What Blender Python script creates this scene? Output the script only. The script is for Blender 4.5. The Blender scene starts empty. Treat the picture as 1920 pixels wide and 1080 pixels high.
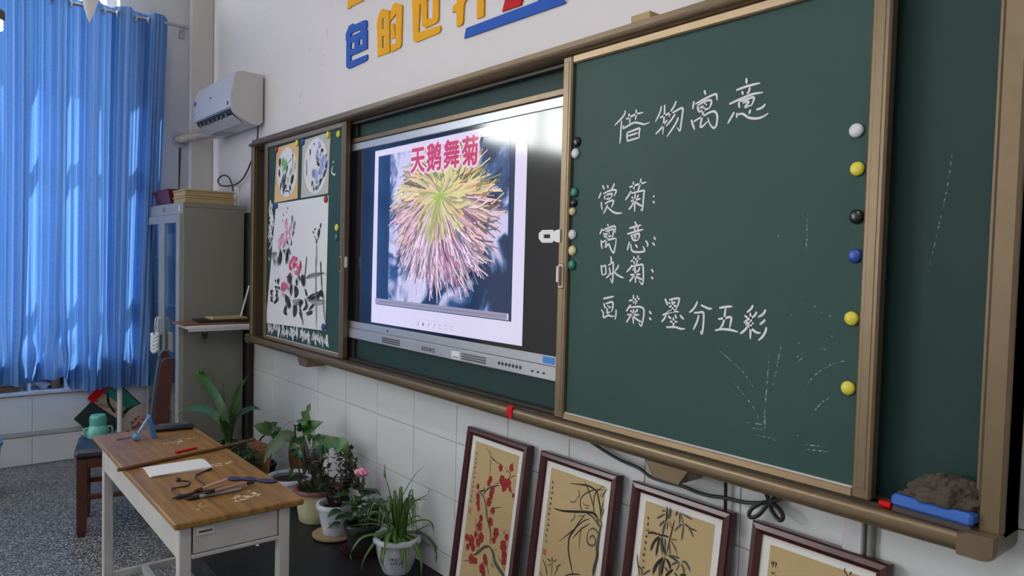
import bpy, bmesh, math, random
from mathutils import Vector, Matrix

# ------------------------------------------------------------------ camera
scene = bpy.context.scene
CAM = Vector((0.0, -1.74, 1.475))
YAW, PITCH, ROLL, FOCAL = 0.691178, 0.0396075, -0.0254186, 1350.0
fwd = Vector((-math.cos(YAW)*math.cos(PITCH), math.sin(YAW)*math.cos(PITCH), -math.sin(PITCH)))
right = fwd.cross(Vector((0, 0, 1))).normalized()
down = fwd.cross(right)
right2 = right*math.cos(ROLL) + down*math.sin(ROLL)
down2 = down*math.cos(ROLL) - right*math.sin(ROLL)
cam_data = bpy.data.cameras.new('camera')
cam_data.sensor_width = 36.0
cam_data.lens = FOCAL/1920*36.0
cam_data.clip_start = 0.05
cam = bpy.data.objects.new('camera', cam_data)
scene.collection.objects.link(cam)
m = Matrix((right2, -down2, -fwd)).transposed().to_4x4()
m.translation = CAM
cam.matrix_world = m
scene.camera = cam

# ------------------------------------------------------------------ world, sun, lamps, exposure
scene.view_settings.view_transform = 'Standard'
scene.view_settings.look = 'None'
scene.view_settings.gamma = 1.0
scene.view_settings.use_curve_mapping = False
scene.view_settings.exposure = 0.15
world = bpy.data.worlds.new('sky'); scene.world = world
world.use_nodes = True
bg = world.node_tree.nodes['Background']
bg.inputs[0].default_value = (1.0, 0.985, 0.965, 1)
bg.inputs[1].default_value = 15.0
sun_d = bpy.data.lights.new('sun', 'SUN'); sun_d.energy = 62.0; sun_d.angle = 0.01; sun_d.color = (1.0, 0.96, 0.9)
sun = bpy.data.objects.new('sun', sun_d); scene.collection.objects.link(sun)
sun.rotation_euler = Vector((0.34, 0.72, -0.60)).to_track_quat('-Z', 'Y').to_euler()
sun.location = (-9, -6, 6)
def window_portal(y0, y1, z0, z1):
    d = bpy.data.lights.new('window_portal', 'AREA'); d.shape = 'RECTANGLE'; d.size = abs(y1-y0); d.size_y = z1-z0
    d.cycles.is_portal = True
    o = bpy.data.objects.new('window_portal', d); scene.collection.objects.link(o)
    o.location = (-6.05, (y0+y1)/2, (z0+z1)/2); o.rotation_euler = (math.pi/2, 0, -math.pi/2)
window_portal(-0.62, -2.55, 0.72, 3.38)
window_portal(-2.75, -4.5, 2.62, 3.38)
window_portal(-4.9, -6.7, 0.9, 3.38)
window_portal(-7.1, -8.9, 0.9, 3.38)
LAMP_E = 8.0

# ------------------------------------------------------------------ helpers
C = scene.collection
rnd = random.Random(7)
def mat(name, col, rough=0.6, metal=0.0, spec=0.5, emit=None, estr=1.0, bump=None, noise=None, coat=0.0):
    """noise = (scale, other colour, amount 0..1 contrast); bump = (scale, strength)"""
    M = bpy.data.materials.new(name); M.use_nodes = True
    nt = M.node_tree; b = nt.nodes['Principled BSDF']
    b.inputs['Base Color'].default_value = (*col, 1)
    b.inputs['Roughness'].default_value = rough; b.inputs['Metallic'].default_value = metal
    b.inputs['Specular IOR Level'].default_value = spec
    if coat: b.inputs['Coat Weight'].default_value = coat; b.inputs['Coat Roughness'].default_value = 0.1
    if emit:
        b.inputs['Emission Color'].default_value = (*emit, 1); b.inputs['Emission Strength'].default_value = estr
    tc = nt.nodes.new('ShaderNodeTexCoord')
    if noise:
        n = nt.nodes.new('ShaderNodeTexNoise'); n.inputs['Scale'].default_value = noise[0]; n.inputs['Detail'].default_value = 6
        nt.links.new(tc.outputs['Object'], n.inputs['Vector'])
        r = nt.nodes.new('ShaderNodeValToRGB'); lo = 0.5-0.5*(1-noise[2])*0.5; 
        r.color_ramp.elements[0].position = 0.5-(1-noise[2])*0.35-0.02; r.color_ramp.elements[1].position = 0.5+(1-noise[2])*0.35+0.02
        r.color_ramp.elements[0].color = (*col, 1); r.color_ramp.elements[1].color = (*noise[1], 1)
        nt.links.new(n.outputs['Fac'], r.inputs['Fac']); nt.links.new(r.outputs['Color'], b.inputs['Base Color'])
    if bump:
        n2 = nt.nodes.new('ShaderNodeTexNoise'); n2.inputs['Scale'].default_value = bump[0]; n2.inputs['Detail'].default_value = 4
        nt.links.new(tc.outputs['Object'], n2.inputs['Vector'])
        bp = nt.nodes.new('ShaderNodeBump'); bp.inputs['Strength'].default_value = bump[1]; bp.inputs['Distance'].default_value = 0.01
        nt.links.new(n2.outputs['Fac'], bp.inputs['Height']); nt.links.new(bp.outputs['Normal'], b.inputs['Normal'])
    return M
def attr_mat(name, rough=0.7, screen=False, estr=1.0):
    M = bpy.data.materials.new(name); M.use_nodes = True; nt = M.node_tree; b = nt.nodes['Principled BSDF']
    a = nt.nodes.new('ShaderNodeAttribute'); a.attribute_name = 'Col'
    b.inputs['Roughness'].default_value = rough
    if screen:
        b.inputs['Base Color'].default_value = (0.004, 0.004, 0.005, 1); b.inputs['Specular IOR Level'].default_value = 0.95
        nt.links.new(a.outputs['Color'], b.inputs['Emission Color']); b.inputs['Emission Strength'].default_value = estr
    else: nt.links.new(a.outputs['Color'], b.inputs['Base Color'])
    return M
def srgb(r, g, b):
    f = lambda c: (c/255)/12.92 if c/255 <= 0.04045 else ((c/255+0.055)/1.055)**2.4
    return (f(r), f(g), f(b))

class MB:
    def __init__(s): s.v = []; s.f = []; s.mi = []; s.c = []
    def add(s, vs, fs, mi=0, col=None):
        o = len(s.v); s.v += [tuple(p) for p in vs]; s.f += [tuple(i+o for i in f) for f in fs]; s.mi += [mi]*len(fs)
        if col is not None: s.c += [col]*len(vs)
        return s
    def hull(s, pts, mi=0):
        bm = bmesh.new()
        for p in pts: bm.verts.new(p)
        r = bmesh.ops.convex_hull(bm, input=bm.verts)
        bm.verts.index_update(); bmesh.ops.recalc_face_normals(bm, faces=bm.faces)
        s.add([v.co[:] for v in bm.verts], [[v.index for v in f.verts] for f in bm.faces], mi); bm.free(); return s
    def box(s, x0, x1, y0, y1, z0, z1, b=0.0, mi=0, M=None):
        if x0 > x1: x0, x1 = x1, x0
        if y0 > y1: y0, y1 = y1, y0
        if z0 > z1: z0, z1 = z1, z0
        b = min(b, (x1-x0)*.49, (y1-y0)*.49, (z1-z0)*.49)
        if b <= 0:
            vs = [(x, y, z) for x in (x0, x1) for y in (y0, y1) for z in (z0, z1)]
            fs = [(0,1,3,2),(4,6,7,5),(0,4,5,1),(2,3,7,6),(0,2,6,4),(1,5,7,3)]
        else:
            vs = []; idx = {}
            for i, (x, sx) in enumerate(((x0, 1), (x1, -1))):
                for j, (y, sy) in enumerate(((y0, 1), (y1, -1))):
                    for k, (z, sz) in enumerate(((z0, 1), (z1, -1))):
                        idx[i,j,k] = len(vs)
                        vs += [(x, y+sy*b, z+sz*b), (x+sx*b, y, z+sz*b), (x+sx*b, y+sy*b, z)]
            q = lambda i,j,k,a: idx[i,j,k]+a
            fs = []
            for i in (0,1): fs.append((q(i,0,0,0),q(i,0,1,0),q(i,1,1,0),q(i,1,0,0)))
            for j in (0,1): fs.append((q(0,j,0,1),q(0,j,1,1),q(1,j,1,1),q(1,j,0,1)))
            for k in (0,1): fs.append((q(0,0,k,2),q(0,1,k,2),q(1,1,k,2),q(1,0,k,2)))
            for j in (0,1):
                for k in (0,1): fs.append((q(0,j,k,1),q(0,j,k,2),q(1,j,k,2),q(1,j,k,1)))
            for i in (0,1):
                for k in (0,1): fs.append((q(i,0,k,0),q(i,0,k,2),q(i,1,k,2),q(i,1,k,0)))
            for i in (0,1):
                for j in (0,1): fs.append((q(i,j,0,0),q(i,j,0,1),q(i,j,1,1),q(i,j,1,0)))
            for i in (0,1):
                for j in (0,1):
                    for k in (0,1): fs.append((q(i,j,k,0),q(i,j,k,1),q(i,j,k,2)))
        if M is not None: vs = [tuple(M @ Vector(p)) for p in vs]
        return s.add(vs, fs, mi)
    def prism(s, poly, vec, mi=0):
        n = len(poly); vec = Vector(vec)
        vs = [tuple(p) for p in poly] + [tuple(Vector(p)+vec) for p in poly]
        fs = [tuple(range(n)), tuple(range(2*n-1, n-1, -1))] + [(i, (i+1) % n, n+(i+1) % n, n+i) for i in range(n)]
        return s.add(vs, fs, mi)
    def lathe(s, prof, c=(0,0,0), n=24, axis='z', mi=0, cap=True):
        vs = []; fs = []; k = len(prof)
        for i in range(n):
            a = 2*math.pi*i/n
            for r, h in prof:
                p = (r*math.cos(a), r*math.sin(a), h)
                if axis == 'y': p = (p[0], -p[2], p[1])
                elif axis == 'x': p = (p[2], p[0], p[1])
                vs.append((c[0]+p[0], c[1]+p[1], c[2]+p[2]))
        for i in range(n):
            j = (i+1) % n
            for q in range(k-1): fs.append((i*k+q, j*k+q, j*k+q+1, i*k+q+1))
        if cap:
            if prof[0][0] > 1e-6: fs.append(tuple(i*k for i in range(n))[::-1])
            if prof[-1][0] > 1e-6: fs.append(tuple(i*k+k-1 for i in range(n)))
        return s.add(vs, fs, mi)
    def tube(s, pts, r, n=8, closed=False, mi=0):
        pts = [Vector(p) for p in pts]; N = len(pts); vs = []; fs = []; nrm = None
        rs = r if isinstance(r, (list, tuple)) else [r]*N
        for i, p in enumerate(pts):
            t = (pts[min(i+1, N-1)] - pts[max(i-1, 0)]).normalized()
            if nrm is None: nrm = t.orthogonal().normalized()
            nrm = (nrm - t*nrm.dot(t)).normalized(); bn = t.cross(nrm)
            for k in range(n):
                a = 2*math.pi*k/n; vs.append(tuple(p + (nrm*math.cos(a)+bn*math.sin(a))*rs[i]))
        for i in range(N-1):
            for k in range(n): fs.append((i*n+k, i*n+(k+1) % n, (i+1)*n+(k+1) % n, (i+1)*n+k))
        fs.append(tuple(range(n))[::-1]); fs.append(tuple((N-1)*n+k for k in range(n)))
        return s.add(vs, fs, mi)
    def blob(s, c, r, n=10, m=6, mi=0, jitter=0.0, R=None):
        rx, ry, rz = r if isinstance(r, (list, tuple)) else (r, r, r); vs = []; fs = []
        for i in range(m+1):
            th = math.pi*i/m
            for k in range(n):
                a = 2*math.pi*k/n; q = 1+jitter*(rnd.random()-.5)*2
                p = Vector((rx*math.sin(th)*math.cos(a)*q, ry*math.sin(th)*math.sin(a)*q, rz*math.cos(th)*q))
                if R is not None: p = R @ p
                vs.append(tuple(Vector(c)+p))
        for i in range(m):
            for k in range(n): fs.append((i*n+k, (i+1)*n+k, (i+1)*n+(k+1) % n, i*n+(k+1) % n))
        return s.add(vs, fs, mi)
def origin(o):
    p = Vector((0, 0, 0))
    while o is not None: p += o.location; o = o.parent
    return p
def obj(name, mb, mats, parent=None, smooth=False, at=None):
    """ONE mesh object from world-space geometry; its origin sits at the parent's (or at `at`)."""
    base = origin(parent) if parent is not None else Vector(at or (0, 0, 0))
    me = bpy.data.meshes.new(name)
    me.from_pydata([(x-base.x, y-base.y, z-base.z) for x, y, z in mb.v], [], mb.f)
    for q in (mats if isinstance(mats, (list, tuple)) else [mats]): me.materials.append(q)
    if any(mb.mi): me.polygons.foreach_set('material_index', mb.mi)
    if mb.c:
        ca = me.color_attributes.new('Col', 'FLOAT_COLOR', 'POINT')
        ca.data.foreach_set('color', [q for c in mb.c for q in (c[0], c[1], c[2], 1.0)])
    bm = bmesh.new(); bm.from_mesh(me); bmesh.ops.remove_doubles(bm, verts=bm.verts, dist=1e-6) if not mb.c and len(mb.v) < 5000 else None
    bmesh.ops.recalc_face_normals(bm, faces=bm.faces); bm.to_mesh(me); bm.free()
    if smooth:
        me.polygons.foreach_set('use_smooth', [True]*len(me.polygons))
        if smooth != 2: me.set_sharp_from_angle(angle=math.radians(42))
    me.update()
    o = bpy.data.objects.new(name, me); C.objects.link(o)
    if parent is not None: o.parent = parent
    else: o.location = base
    return o
def tag(o, label=None, cat=None, group=None, kind=None):
    if label: o['label'] = label
    if cat: o['category'] = cat
    if group: o['group'] = group
    if kind: o['kind'] = kind
    return o
def thing(name, label, cat, loc=(0, 0, 0), group=None):
    o = bpy.data.objects.new(name, None); o.empty_display_size = 0.05; C.objects.link(o); o.location = loc
    return tag(o, label, cat, group)
def struct(name, mb, m_, label=None, smooth=False):
    return tag(obj(name, mb, m_, None, smooth), label, None, None, 'structure')
def smooth_pts(pts, k=6):
    P = [Vector(p) for p in pts]
    if len(P) < 3: return [P[0].lerp(P[-1], i/3) for i in range(4)]
    out = []
    for i in range(len(P)-1):
        p0, p1, p2, p3 = P[max(i-1, 0)], P[i], P[i+1], P[min(i+2, len(P)-1)]
        for j in range(k):
            t = j/k
            out.append(0.5*((2*p1)+(p2-p0)*t+(2*p0-5*p1+4*p2-p3)*t*t+(3*p1-p0-3*p2+p3)*t*t*t))
    out.append(P[-1]); return out
def ribbon(mb, pts, w, place, off, col=None, mi=0, taper=(0.6, 0.5), k=4):
    """flat brush, chalk or print stroke: (a, b) points mapped onto a surface by place(a, b, off)"""
    q = smooth_pts([(p[0], p[1], 0) for p in pts], k); n = len(q); vs = []; fs = []
    for i, p in enumerate(q):
        t = (q[min(i+1, n-1)]-q[max(i-1, 0)]); t = t.normalized() if t.length > 1e-9 else Vector((1, 0, 0))
        f = i/(n-1); e = min(1.0, taper[0]+(1-taper[0])*f/0.25, taper[1]+(1-taper[1])*(1-f)/0.25)
        s_ = Vector((-t.y, t.x, 0))*w*0.5*e
        vs += [place(p.x+s_.x, p.y+s_.y, off), place(p.x-s_.x, p.y-s_.y, off)]
    for i in range(n-1): fs.append((2*i, 2*i+1, 2*i+3, 2*i+2))
    mb.add(vs, fs, mi, col)
def disc(mb, a, b, ra, rb, place, off, col=None, n=20, mi=0, lobes=0, rot=0.0, depth=0.0):
    vs = []
    for i in range(n):
        t = 2*math.pi*i/n; r = 1-depth*(0.5+0.5*math.cos(lobes*t)) if lobes else 1
        vs.append(place(a+ra*r*math.cos(t+rot), b+rb*r*math.sin(t+rot), off))
    mb.add(vs, [tuple(range(n))], mi, col)
def rect(mb, a0, a1, b0, b1, place, off, col=None, mi=0):
    mb.add([place(a0, b0, off), place(a1, b0, off), place(a1, b1, off), place(a0, b1, off)], [(0, 1, 2, 3)], mi, col)
def curve_mesh(cu):
    o = bpy.data.objects.new('tmp', cu); C.objects.link(o)
    dg = bpy.context.evaluated_depsgraph_get(); me = bpy.data.meshes.new_from_object(o.evaluated_get(dg))
    vs = [v.co[:] for v in me.vertices]; fs = [tuple(p.vertices) for p in me.polygons]
    bpy.data.objects.remove(o); bpy.data.curves.remove(cu); bpy.data.meshes.remove(me)
    return vs, fs
def text_geo(body, size, offset=0.0, spacing=1.0):
    cu = bpy.data.curves.new('txt', 'FONT'); cu.body = body; cu.size = size; cu.offset = offset; cu.align_x = 'CENTER'; cu.align_y = 'CENTER'
    cu.space_character = spacing; cu.resolution_u = 3
    return curve_mesh(cu)
def text_on(mb, body, size, a, b, place, off, col=None, offset=0.0, spacing=1.0, sx=1.0, mi=0):
    vs, fs = text_geo(body, size, offset, spacing)
    mb.add([place(a+x*sx, b+y, off) for x, y, z in vs], fs, mi, col)
def plate_geo(polys, depth):
    """flat plate with holes cut through: polygons in (x, z); filled by the even-odd rule"""
    cu = bpy.data.curves.new('plate', 'CURVE'); cu.dimensions = '2D'; cu.fill_mode = 'BOTH'; cu.extrude = depth/2
    for p in polys:
        sp = cu.splines.new('POLY'); sp.points.add(len(p)-1); sp.use_cyclic_u = True
        for q, (x, y) in zip(sp.points, p): q.co = (x, y, 0, 1)
    return curve_mesh(cu)
def leaf_mesh(mb, pts, w, fold=0.25, prof='lance', side=None, cols=2, mi_mid=None, lobed=0):
    P = smooth_pts(pts, 5 if not lobed else 8); n = len(P); vs = []; fs = []; mis = []
    upv = Vector(side) if side else Vector((0, 0, 1))
    for i, p in enumerate(P):
        t = (P[min(i+1, n-1)]-P[max(i-1, 0)]).normalized(); f = i/(n-1)
        s_ = t.cross(upv)
        if s_.length < 0.15: s_ = t.cross(Vector((0.6, -0.8, 0.1)))
        s_.normalize(); nn = s_.cross(t).normalized()
        if prof == 'lance': e = min(1, 0.45+f*2.2)*max(0.03, min(1, (1-f)*2.6))
        elif prof == 'ovate': e = max(0.05, math.sin(math.pi*min(1, f**0.62)))
        else: e = min(1, 0.6+f*2)*max(0.03, min(1, (1-f)*1.5))
        if lobed: e *= 0.72+0.28*math.cos(f*math.pi*2*3.5)
        h = w*0.5*e
        for c in range(cols+1):
            u = -1+2*c/cols; vs.append(tuple(p + s_*h*u + nn*h*fold*abs(u)))
    k = cols+1
    for i in range(n-1):
        for c in range(cols):
            fs.append((i*k+c, i*k+c+1, (i+1)*k+c+1, (i+1)*k+c)); mis.append(1 if (mi_mid and cols == 3 and c == 1) else 0)
    o = len(mb.v); mb.v += vs; mb.f += [tuple(q+o for q in f) for f in fs]; mb.mi += mis

# ------------------------------------------------------------------ traced data
# chalk handwriting: one list of strokes per character, (x, z) on the chalkboard plane in metres
CHALK_WRITING = [
 [[(-1.478,1.932),(-1.478,1.924),(-1.486,1.914),(-1.503,1.902),(-1.519,1.892)],
  [(-1.490,1.903),(-1.492,1.879),(-1.493,1.855),(-1.495,1.834)],
  [(-1.473,1.905),(-1.454,1.910),(-1.434,1.915),(-1.406,1.916)],
  [(-1.464,1.920),(-1.458,1.910),(-1.458,1.890)],
  [(-1.434,1.929),(-1.434,1.914),(-1.436,1.898)],
  [(-1.481,1.888),(-1.483,1.879),(-1.462,1.885),(-1.446,1.890),(-1.433,1.890),(-1.415,1.885),(-1.402,1.881),(-1.382,1.884)],
  [(-1.466,1.866),(-1.467,1.853),(-1.465,1.838)],
  [(-1.466,1.864),(-1.442,1.868),(-1.419,1.871),(-1.420,1.857),(-1.419,1.843)],
  [(-1.464,1.854),(-1.424,1.859)],
  [(-1.465,1.839),(-1.441,1.842),(-1.419,1.844)]],
 [[(-1.340,1.925),(-1.343,1.911),(-1.351,1.896),(-1.361,1.882)],
  [(-1.329,1.927),(-1.328,1.905),(-1.330,1.874),(-1.332,1.843)],
  [(-1.344,1.892),(-1.321,1.898),(-1.301,1.903)],
  [(-1.358,1.847),(-1.339,1.861),(-1.325,1.875),(-1.316,1.883)],
  [(-1.288,1.931),(-1.294,1.919),(-1.304,1.906),(-1.312,1.890)],
  [(-1.300,1.900),(-1.284,1.905),(-1.269,1.909),(-1.264,1.904),(-1.266,1.884),(-1.269,1.864),(-1.272,1.846),(-1.282,1.857)],
  [(-1.290,1.896),(-1.303,1.881),(-1.321,1.865)],
  [(-1.281,1.885),(-1.282,1.877),(-1.296,1.858),(-1.317,1.835)]],
 [[(-1.195,1.946),(-1.190,1.933)],
  [(-1.228,1.922),(-1.231,1.900)],
  [(-1.223,1.913),(-1.195,1.922),(-1.161,1.930),(-1.155,1.925),(-1.153,1.912)],
  [(-1.215,1.907),(-1.213,1.897),(-1.207,1.888)],
  [(-1.215,1.908),(-1.195,1.915),(-1.176,1.917),(-1.171,1.912),(-1.173,1.902),(-1.180,1.893)],
  [(-1.208,1.900),(-1.184,1.907)],
  [(-1.207,1.889),(-1.194,1.893),(-1.180,1.895)],
  [(-1.191,1.912),(-1.197,1.883),(-1.203,1.848),(-1.180,1.861)],
  [(-1.226,1.866),(-1.196,1.877),(-1.169,1.885),(-1.157,1.882),(-1.151,1.871),(-1.151,1.855),(-1.155,1.843),(-1.162,1.841),(-1.173,1.852),(-1.181,1.871)],
  [(-1.234,1.872),(-1.229,1.858),(-1.222,1.843)]],
 [[(-1.067,1.956),(-1.066,1.941)],
  [(-1.096,1.930),(-1.063,1.935),(-1.027,1.937)],
  [(-1.078,1.925),(-1.075,1.915)],
  [(-1.056,1.931),(-1.058,1.921),(-1.064,1.916)],
  [(-1.115,1.897),(-1.084,1.905),(-1.049,1.912),(-1.018,1.912)],
  [(-1.087,1.898),(-1.084,1.882)],
  [(-1.086,1.899),(-1.065,1.902),(-1.046,1.904),(-1.043,1.898),(-1.050,1.882)],
  [(-1.075,1.894),(-1.063,1.896),(-1.058,1.893),(-1.068,1.882),(-1.051,1.885)],
  [(-1.099,1.874),(-1.108,1.861),(-1.118,1.846)],
  [(-1.090,1.871),(-1.092,1.858)],
  [(-1.090,1.866),(-1.074,1.866),(-1.056,1.854),(-1.036,1.849),(-1.018,1.850),(-1.001,1.857)],
  [(-1.052,1.874),(-1.055,1.863)],
  [(-1.035,1.871),(-1.019,1.874),(-1.010,1.882)]],
 [[(-1.562,1.713),(-1.552,1.699)],
  [(-1.541,1.712),(-1.537,1.702)],
  [(-1.513,1.716),(-1.515,1.708),(-1.525,1.697)],
  [(-1.566,1.691),(-1.577,1.672)],
  [(-1.557,1.686),(-1.536,1.693),(-1.513,1.696),(-1.504,1.693),(-1.506,1.686),(-1.512,1.676)],
  [(-1.552,1.680),(-1.550,1.668)],
  [(-1.546,1.681),(-1.531,1.684),(-1.520,1.684),(-1.524,1.672)],
  [(-1.544,1.669),(-1.525,1.671)],
  [(-1.564,1.662),(-1.563,1.649),(-1.559,1.636)],
  [(-1.550,1.655),(-1.533,1.661),(-1.517,1.664),(-1.513,1.660),(-1.516,1.652),(-1.521,1.643)],
  [(-1.538,1.651),(-1.544,1.639),(-1.554,1.624)],
  [(-1.537,1.644),(-1.520,1.632),(-1.510,1.627),(-1.496,1.624),(-1.477,1.624)]],
 [[(-1.451,1.700),(-1.421,1.706),(-1.386,1.711)],
  [(-1.437,1.716),(-1.432,1.691)],
  [(-1.407,1.723),(-1.410,1.705),(-1.418,1.687)],
  [(-1.444,1.689),(-1.454,1.675),(-1.466,1.662)],
  [(-1.443,1.682),(-1.419,1.685),(-1.395,1.687),(-1.394,1.680),(-1.396,1.658),(-1.398,1.630),(-1.405,1.633)],
  [(-1.440,1.672),(-1.436,1.665)],
  [(-1.415,1.676),(-1.420,1.667)],
  [(-1.444,1.658),(-1.427,1.661),(-1.406,1.664)],
  [(-1.428,1.681),(-1.428,1.656),(-1.428,1.625)],
  [(-1.433,1.655),(-1.441,1.642),(-1.452,1.633)],
  [(-1.426,1.655),(-1.414,1.648),(-1.399,1.641)]],
 [[(-1.359,1.670),(-1.355,1.666)],
  [(-1.360,1.654),(-1.353,1.649)]],
 [[(-1.535,1.592),(-1.532,1.585)],
  [(-1.557,1.578),(-1.561,1.571),(-1.567,1.561)],
  [(-1.555,1.572),(-1.534,1.579),(-1.508,1.585),(-1.503,1.579),(-1.502,1.564)],
  [(-1.550,1.565),(-1.547,1.557),(-1.544,1.550)],
  [(-1.542,1.569),(-1.525,1.573),(-1.510,1.575),(-1.510,1.564),(-1.513,1.548)],
  [(-1.547,1.560),(-1.523,1.563)],
  [(-1.545,1.552),(-1.515,1.555)],
  [(-1.529,1.569),(-1.533,1.551),(-1.538,1.535),(-1.541,1.520),(-1.528,1.530),(-1.520,1.517),(-1.507,1.503),(-1.502,1.517),(-1.498,1.537),(-1.498,1.548)],
  [(-1.559,1.543),(-1.559,1.530),(-1.553,1.514)],
  [(-1.557,1.535),(-1.531,1.543),(-1.499,1.548)]],
 [[(-1.426,1.597),(-1.417,1.584)],
  [(-1.446,1.577),(-1.424,1.582),(-1.400,1.586)],
  [(-1.426,1.579),(-1.425,1.569)],
  [(-1.412,1.581),(-1.414,1.571)],
  [(-1.454,1.560),(-1.423,1.567),(-1.392,1.573)],
  [(-1.439,1.558),(-1.435,1.551),(-1.431,1.544),(-1.422,1.541),(-1.411,1.542)],
  [(-1.433,1.556),(-1.419,1.559),(-1.408,1.561),(-1.407,1.553),(-1.411,1.542)],
  [(-1.428,1.551),(-1.419,1.551),(-1.424,1.547)],
  [(-1.443,1.537),(-1.448,1.524),(-1.451,1.511)],
  [(-1.438,1.530),(-1.437,1.520),(-1.431,1.509),(-1.411,1.506),(-1.386,1.509),(-1.388,1.518),(-1.392,1.524)],
  [(-1.421,1.529),(-1.411,1.519)],
  [(-1.382,1.540),(-1.374,1.531),(-1.375,1.522)]],
 [[(-1.352,1.551),(-1.345,1.542)],
  [(-1.357,1.534),(-1.347,1.526)]],
 [[(-1.557,1.465),(-1.555,1.451),(-1.551,1.433)],
  [(-1.554,1.459),(-1.539,1.463),(-1.537,1.451),(-1.536,1.439),(-1.550,1.434)],
  [(-1.519,1.492),(-1.515,1.484),(-1.518,1.473)],
  [(-1.527,1.464),(-1.516,1.470),(-1.507,1.474),(-1.506,1.457),(-1.506,1.435),(-1.508,1.411),(-1.517,1.425)],
  [(-1.523,1.458),(-1.519,1.446),(-1.521,1.436),(-1.535,1.424)],
  [(-1.521,1.435),(-1.509,1.441)],
  [(-1.484,1.467),(-1.489,1.457),(-1.499,1.447)],
  [(-1.502,1.445),(-1.490,1.437),(-1.475,1.431),(-1.462,1.428)]],
 [[(-1.437,1.478),(-1.420,1.484),(-1.398,1.487)],
  [(-1.425,1.494),(-1.424,1.482),(-1.422,1.469)],
  [(-1.408,1.497),(-1.410,1.482),(-1.415,1.469)],
  [(-1.430,1.468),(-1.440,1.456),(-1.452,1.446)],
  [(-1.430,1.463),(-1.412,1.467),(-1.393,1.470),(-1.389,1.466),(-1.387,1.450),(-1.386,1.431),(-1.389,1.411),(-1.402,1.422)],
  [(-1.426,1.458),(-1.423,1.450)],
  [(-1.401,1.462),(-1.405,1.452),(-1.413,1.447)],
  [(-1.437,1.438),(-1.418,1.439),(-1.397,1.441)],
  [(-1.419,1.463),(-1.417,1.440),(-1.415,1.414)],
  [(-1.423,1.436),(-1.431,1.426),(-1.440,1.417)],
  [(-1.416,1.434),(-1.402,1.429),(-1.390,1.426)]],
 [[(-1.357,1.457),(-1.349,1.448)],
  [(-1.356,1.435),(-1.350,1.428)]],
 [[(-1.544,1.360),(-1.522,1.365),(-1.499,1.370)],
  [(-1.541,1.347),(-1.538,1.339),(-1.533,1.330)],
  [(-1.533,1.345),(-1.518,1.350),(-1.506,1.352),(-1.502,1.345),(-1.504,1.332),(-1.507,1.322)],
  [(-1.532,1.330),(-1.522,1.334),(-1.510,1.337)],
  [(-1.523,1.341),(-1.524,1.331),(-1.526,1.317),(-1.513,1.322)],
  [(-1.551,1.326),(-1.542,1.316),(-1.540,1.302),(-1.520,1.310),(-1.509,1.308),(-1.496,1.309)],
  [(-1.489,1.330),(-1.489,1.315),(-1.492,1.299)]],
 [[(-1.439,1.360),(-1.418,1.365),(-1.396,1.369)],
  [(-1.422,1.379),(-1.421,1.364),(-1.420,1.353)],
  [(-1.406,1.378),(-1.408,1.364),(-1.414,1.350)],
  [(-1.431,1.349),(-1.440,1.338),(-1.448,1.327)],
  [(-1.433,1.341),(-1.417,1.343),(-1.398,1.345),(-1.385,1.342),(-1.380,1.336),(-1.380,1.319),(-1.384,1.300),(-1.388,1.288),(-1.398,1.297)],
  [(-1.431,1.332),(-1.426,1.326)],
  [(-1.406,1.338),(-1.406,1.333),(-1.415,1.326)],
  [(-1.444,1.318),(-1.420,1.319),(-1.397,1.321)],
  [(-1.419,1.336),(-1.421,1.318),(-1.418,1.292)],
  [(-1.429,1.317),(-1.437,1.306),(-1.447,1.294)],
  [(-1.417,1.313),(-1.404,1.306),(-1.388,1.300)]],
 [[(-1.360,1.335),(-1.351,1.326)],
  [(-1.359,1.316),(-1.351,1.309)]],
 [[(-1.304,1.374),(-1.298,1.364),(-1.294,1.356)],
  [(-1.289,1.372),(-1.272,1.376),(-1.257,1.378),(-1.254,1.375),(-1.258,1.359),(-1.265,1.345)],
  [(-1.291,1.365),(-1.284,1.361)],
  [(-1.267,1.368),(-1.275,1.361)],
  [(-1.289,1.352),(-1.275,1.355),(-1.259,1.356)],
  [(-1.294,1.337),(-1.277,1.342),(-1.265,1.345)],
  [(-1.280,1.372),(-1.276,1.357),(-1.276,1.337)],
  [(-1.311,1.327),(-1.289,1.335),(-1.272,1.340),(-1.254,1.340)],
  [(-1.298,1.328),(-1.304,1.317),(-1.314,1.307)],
  [(-1.291,1.326),(-1.279,1.318)],
  [(-1.267,1.331),(-1.261,1.320)],
  [(-1.250,1.331),(-1.236,1.320)],
  [(-1.273,1.323),(-1.271,1.311),(-1.272,1.297)],
  [(-1.284,1.310),(-1.257,1.312)],
  [(-1.297,1.293),(-1.278,1.295),(-1.261,1.296),(-1.246,1.293),(-1.231,1.295)]],
 [[(-1.193,1.373),(-1.199,1.360),(-1.209,1.348),(-1.219,1.341)],
  [(-1.181,1.364),(-1.166,1.359),(-1.155,1.356),(-1.145,1.357)],
  [(-1.203,1.341),(-1.188,1.343),(-1.174,1.345),(-1.171,1.336),(-1.171,1.314),(-1.173,1.293),(-1.176,1.285),(-1.180,1.294)],
  [(-1.187,1.336),(-1.192,1.317),(-1.204,1.294)]],
 [[(-1.123,1.360),(-1.104,1.364),(-1.083,1.367)],
  [(-1.103,1.360),(-1.105,1.345),(-1.108,1.324),(-1.112,1.314),(-1.119,1.306)],
  [(-1.125,1.330),(-1.106,1.334),(-1.086,1.338),(-1.086,1.325),(-1.089,1.308)],
  [(-1.133,1.299),(-1.115,1.304),(-1.097,1.305),(-1.079,1.304),(-1.063,1.301)]],
 [[(-1.023,1.374),(-1.028,1.364),(-1.040,1.354)],
  [(-1.046,1.346),(-1.035,1.339)],
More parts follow.
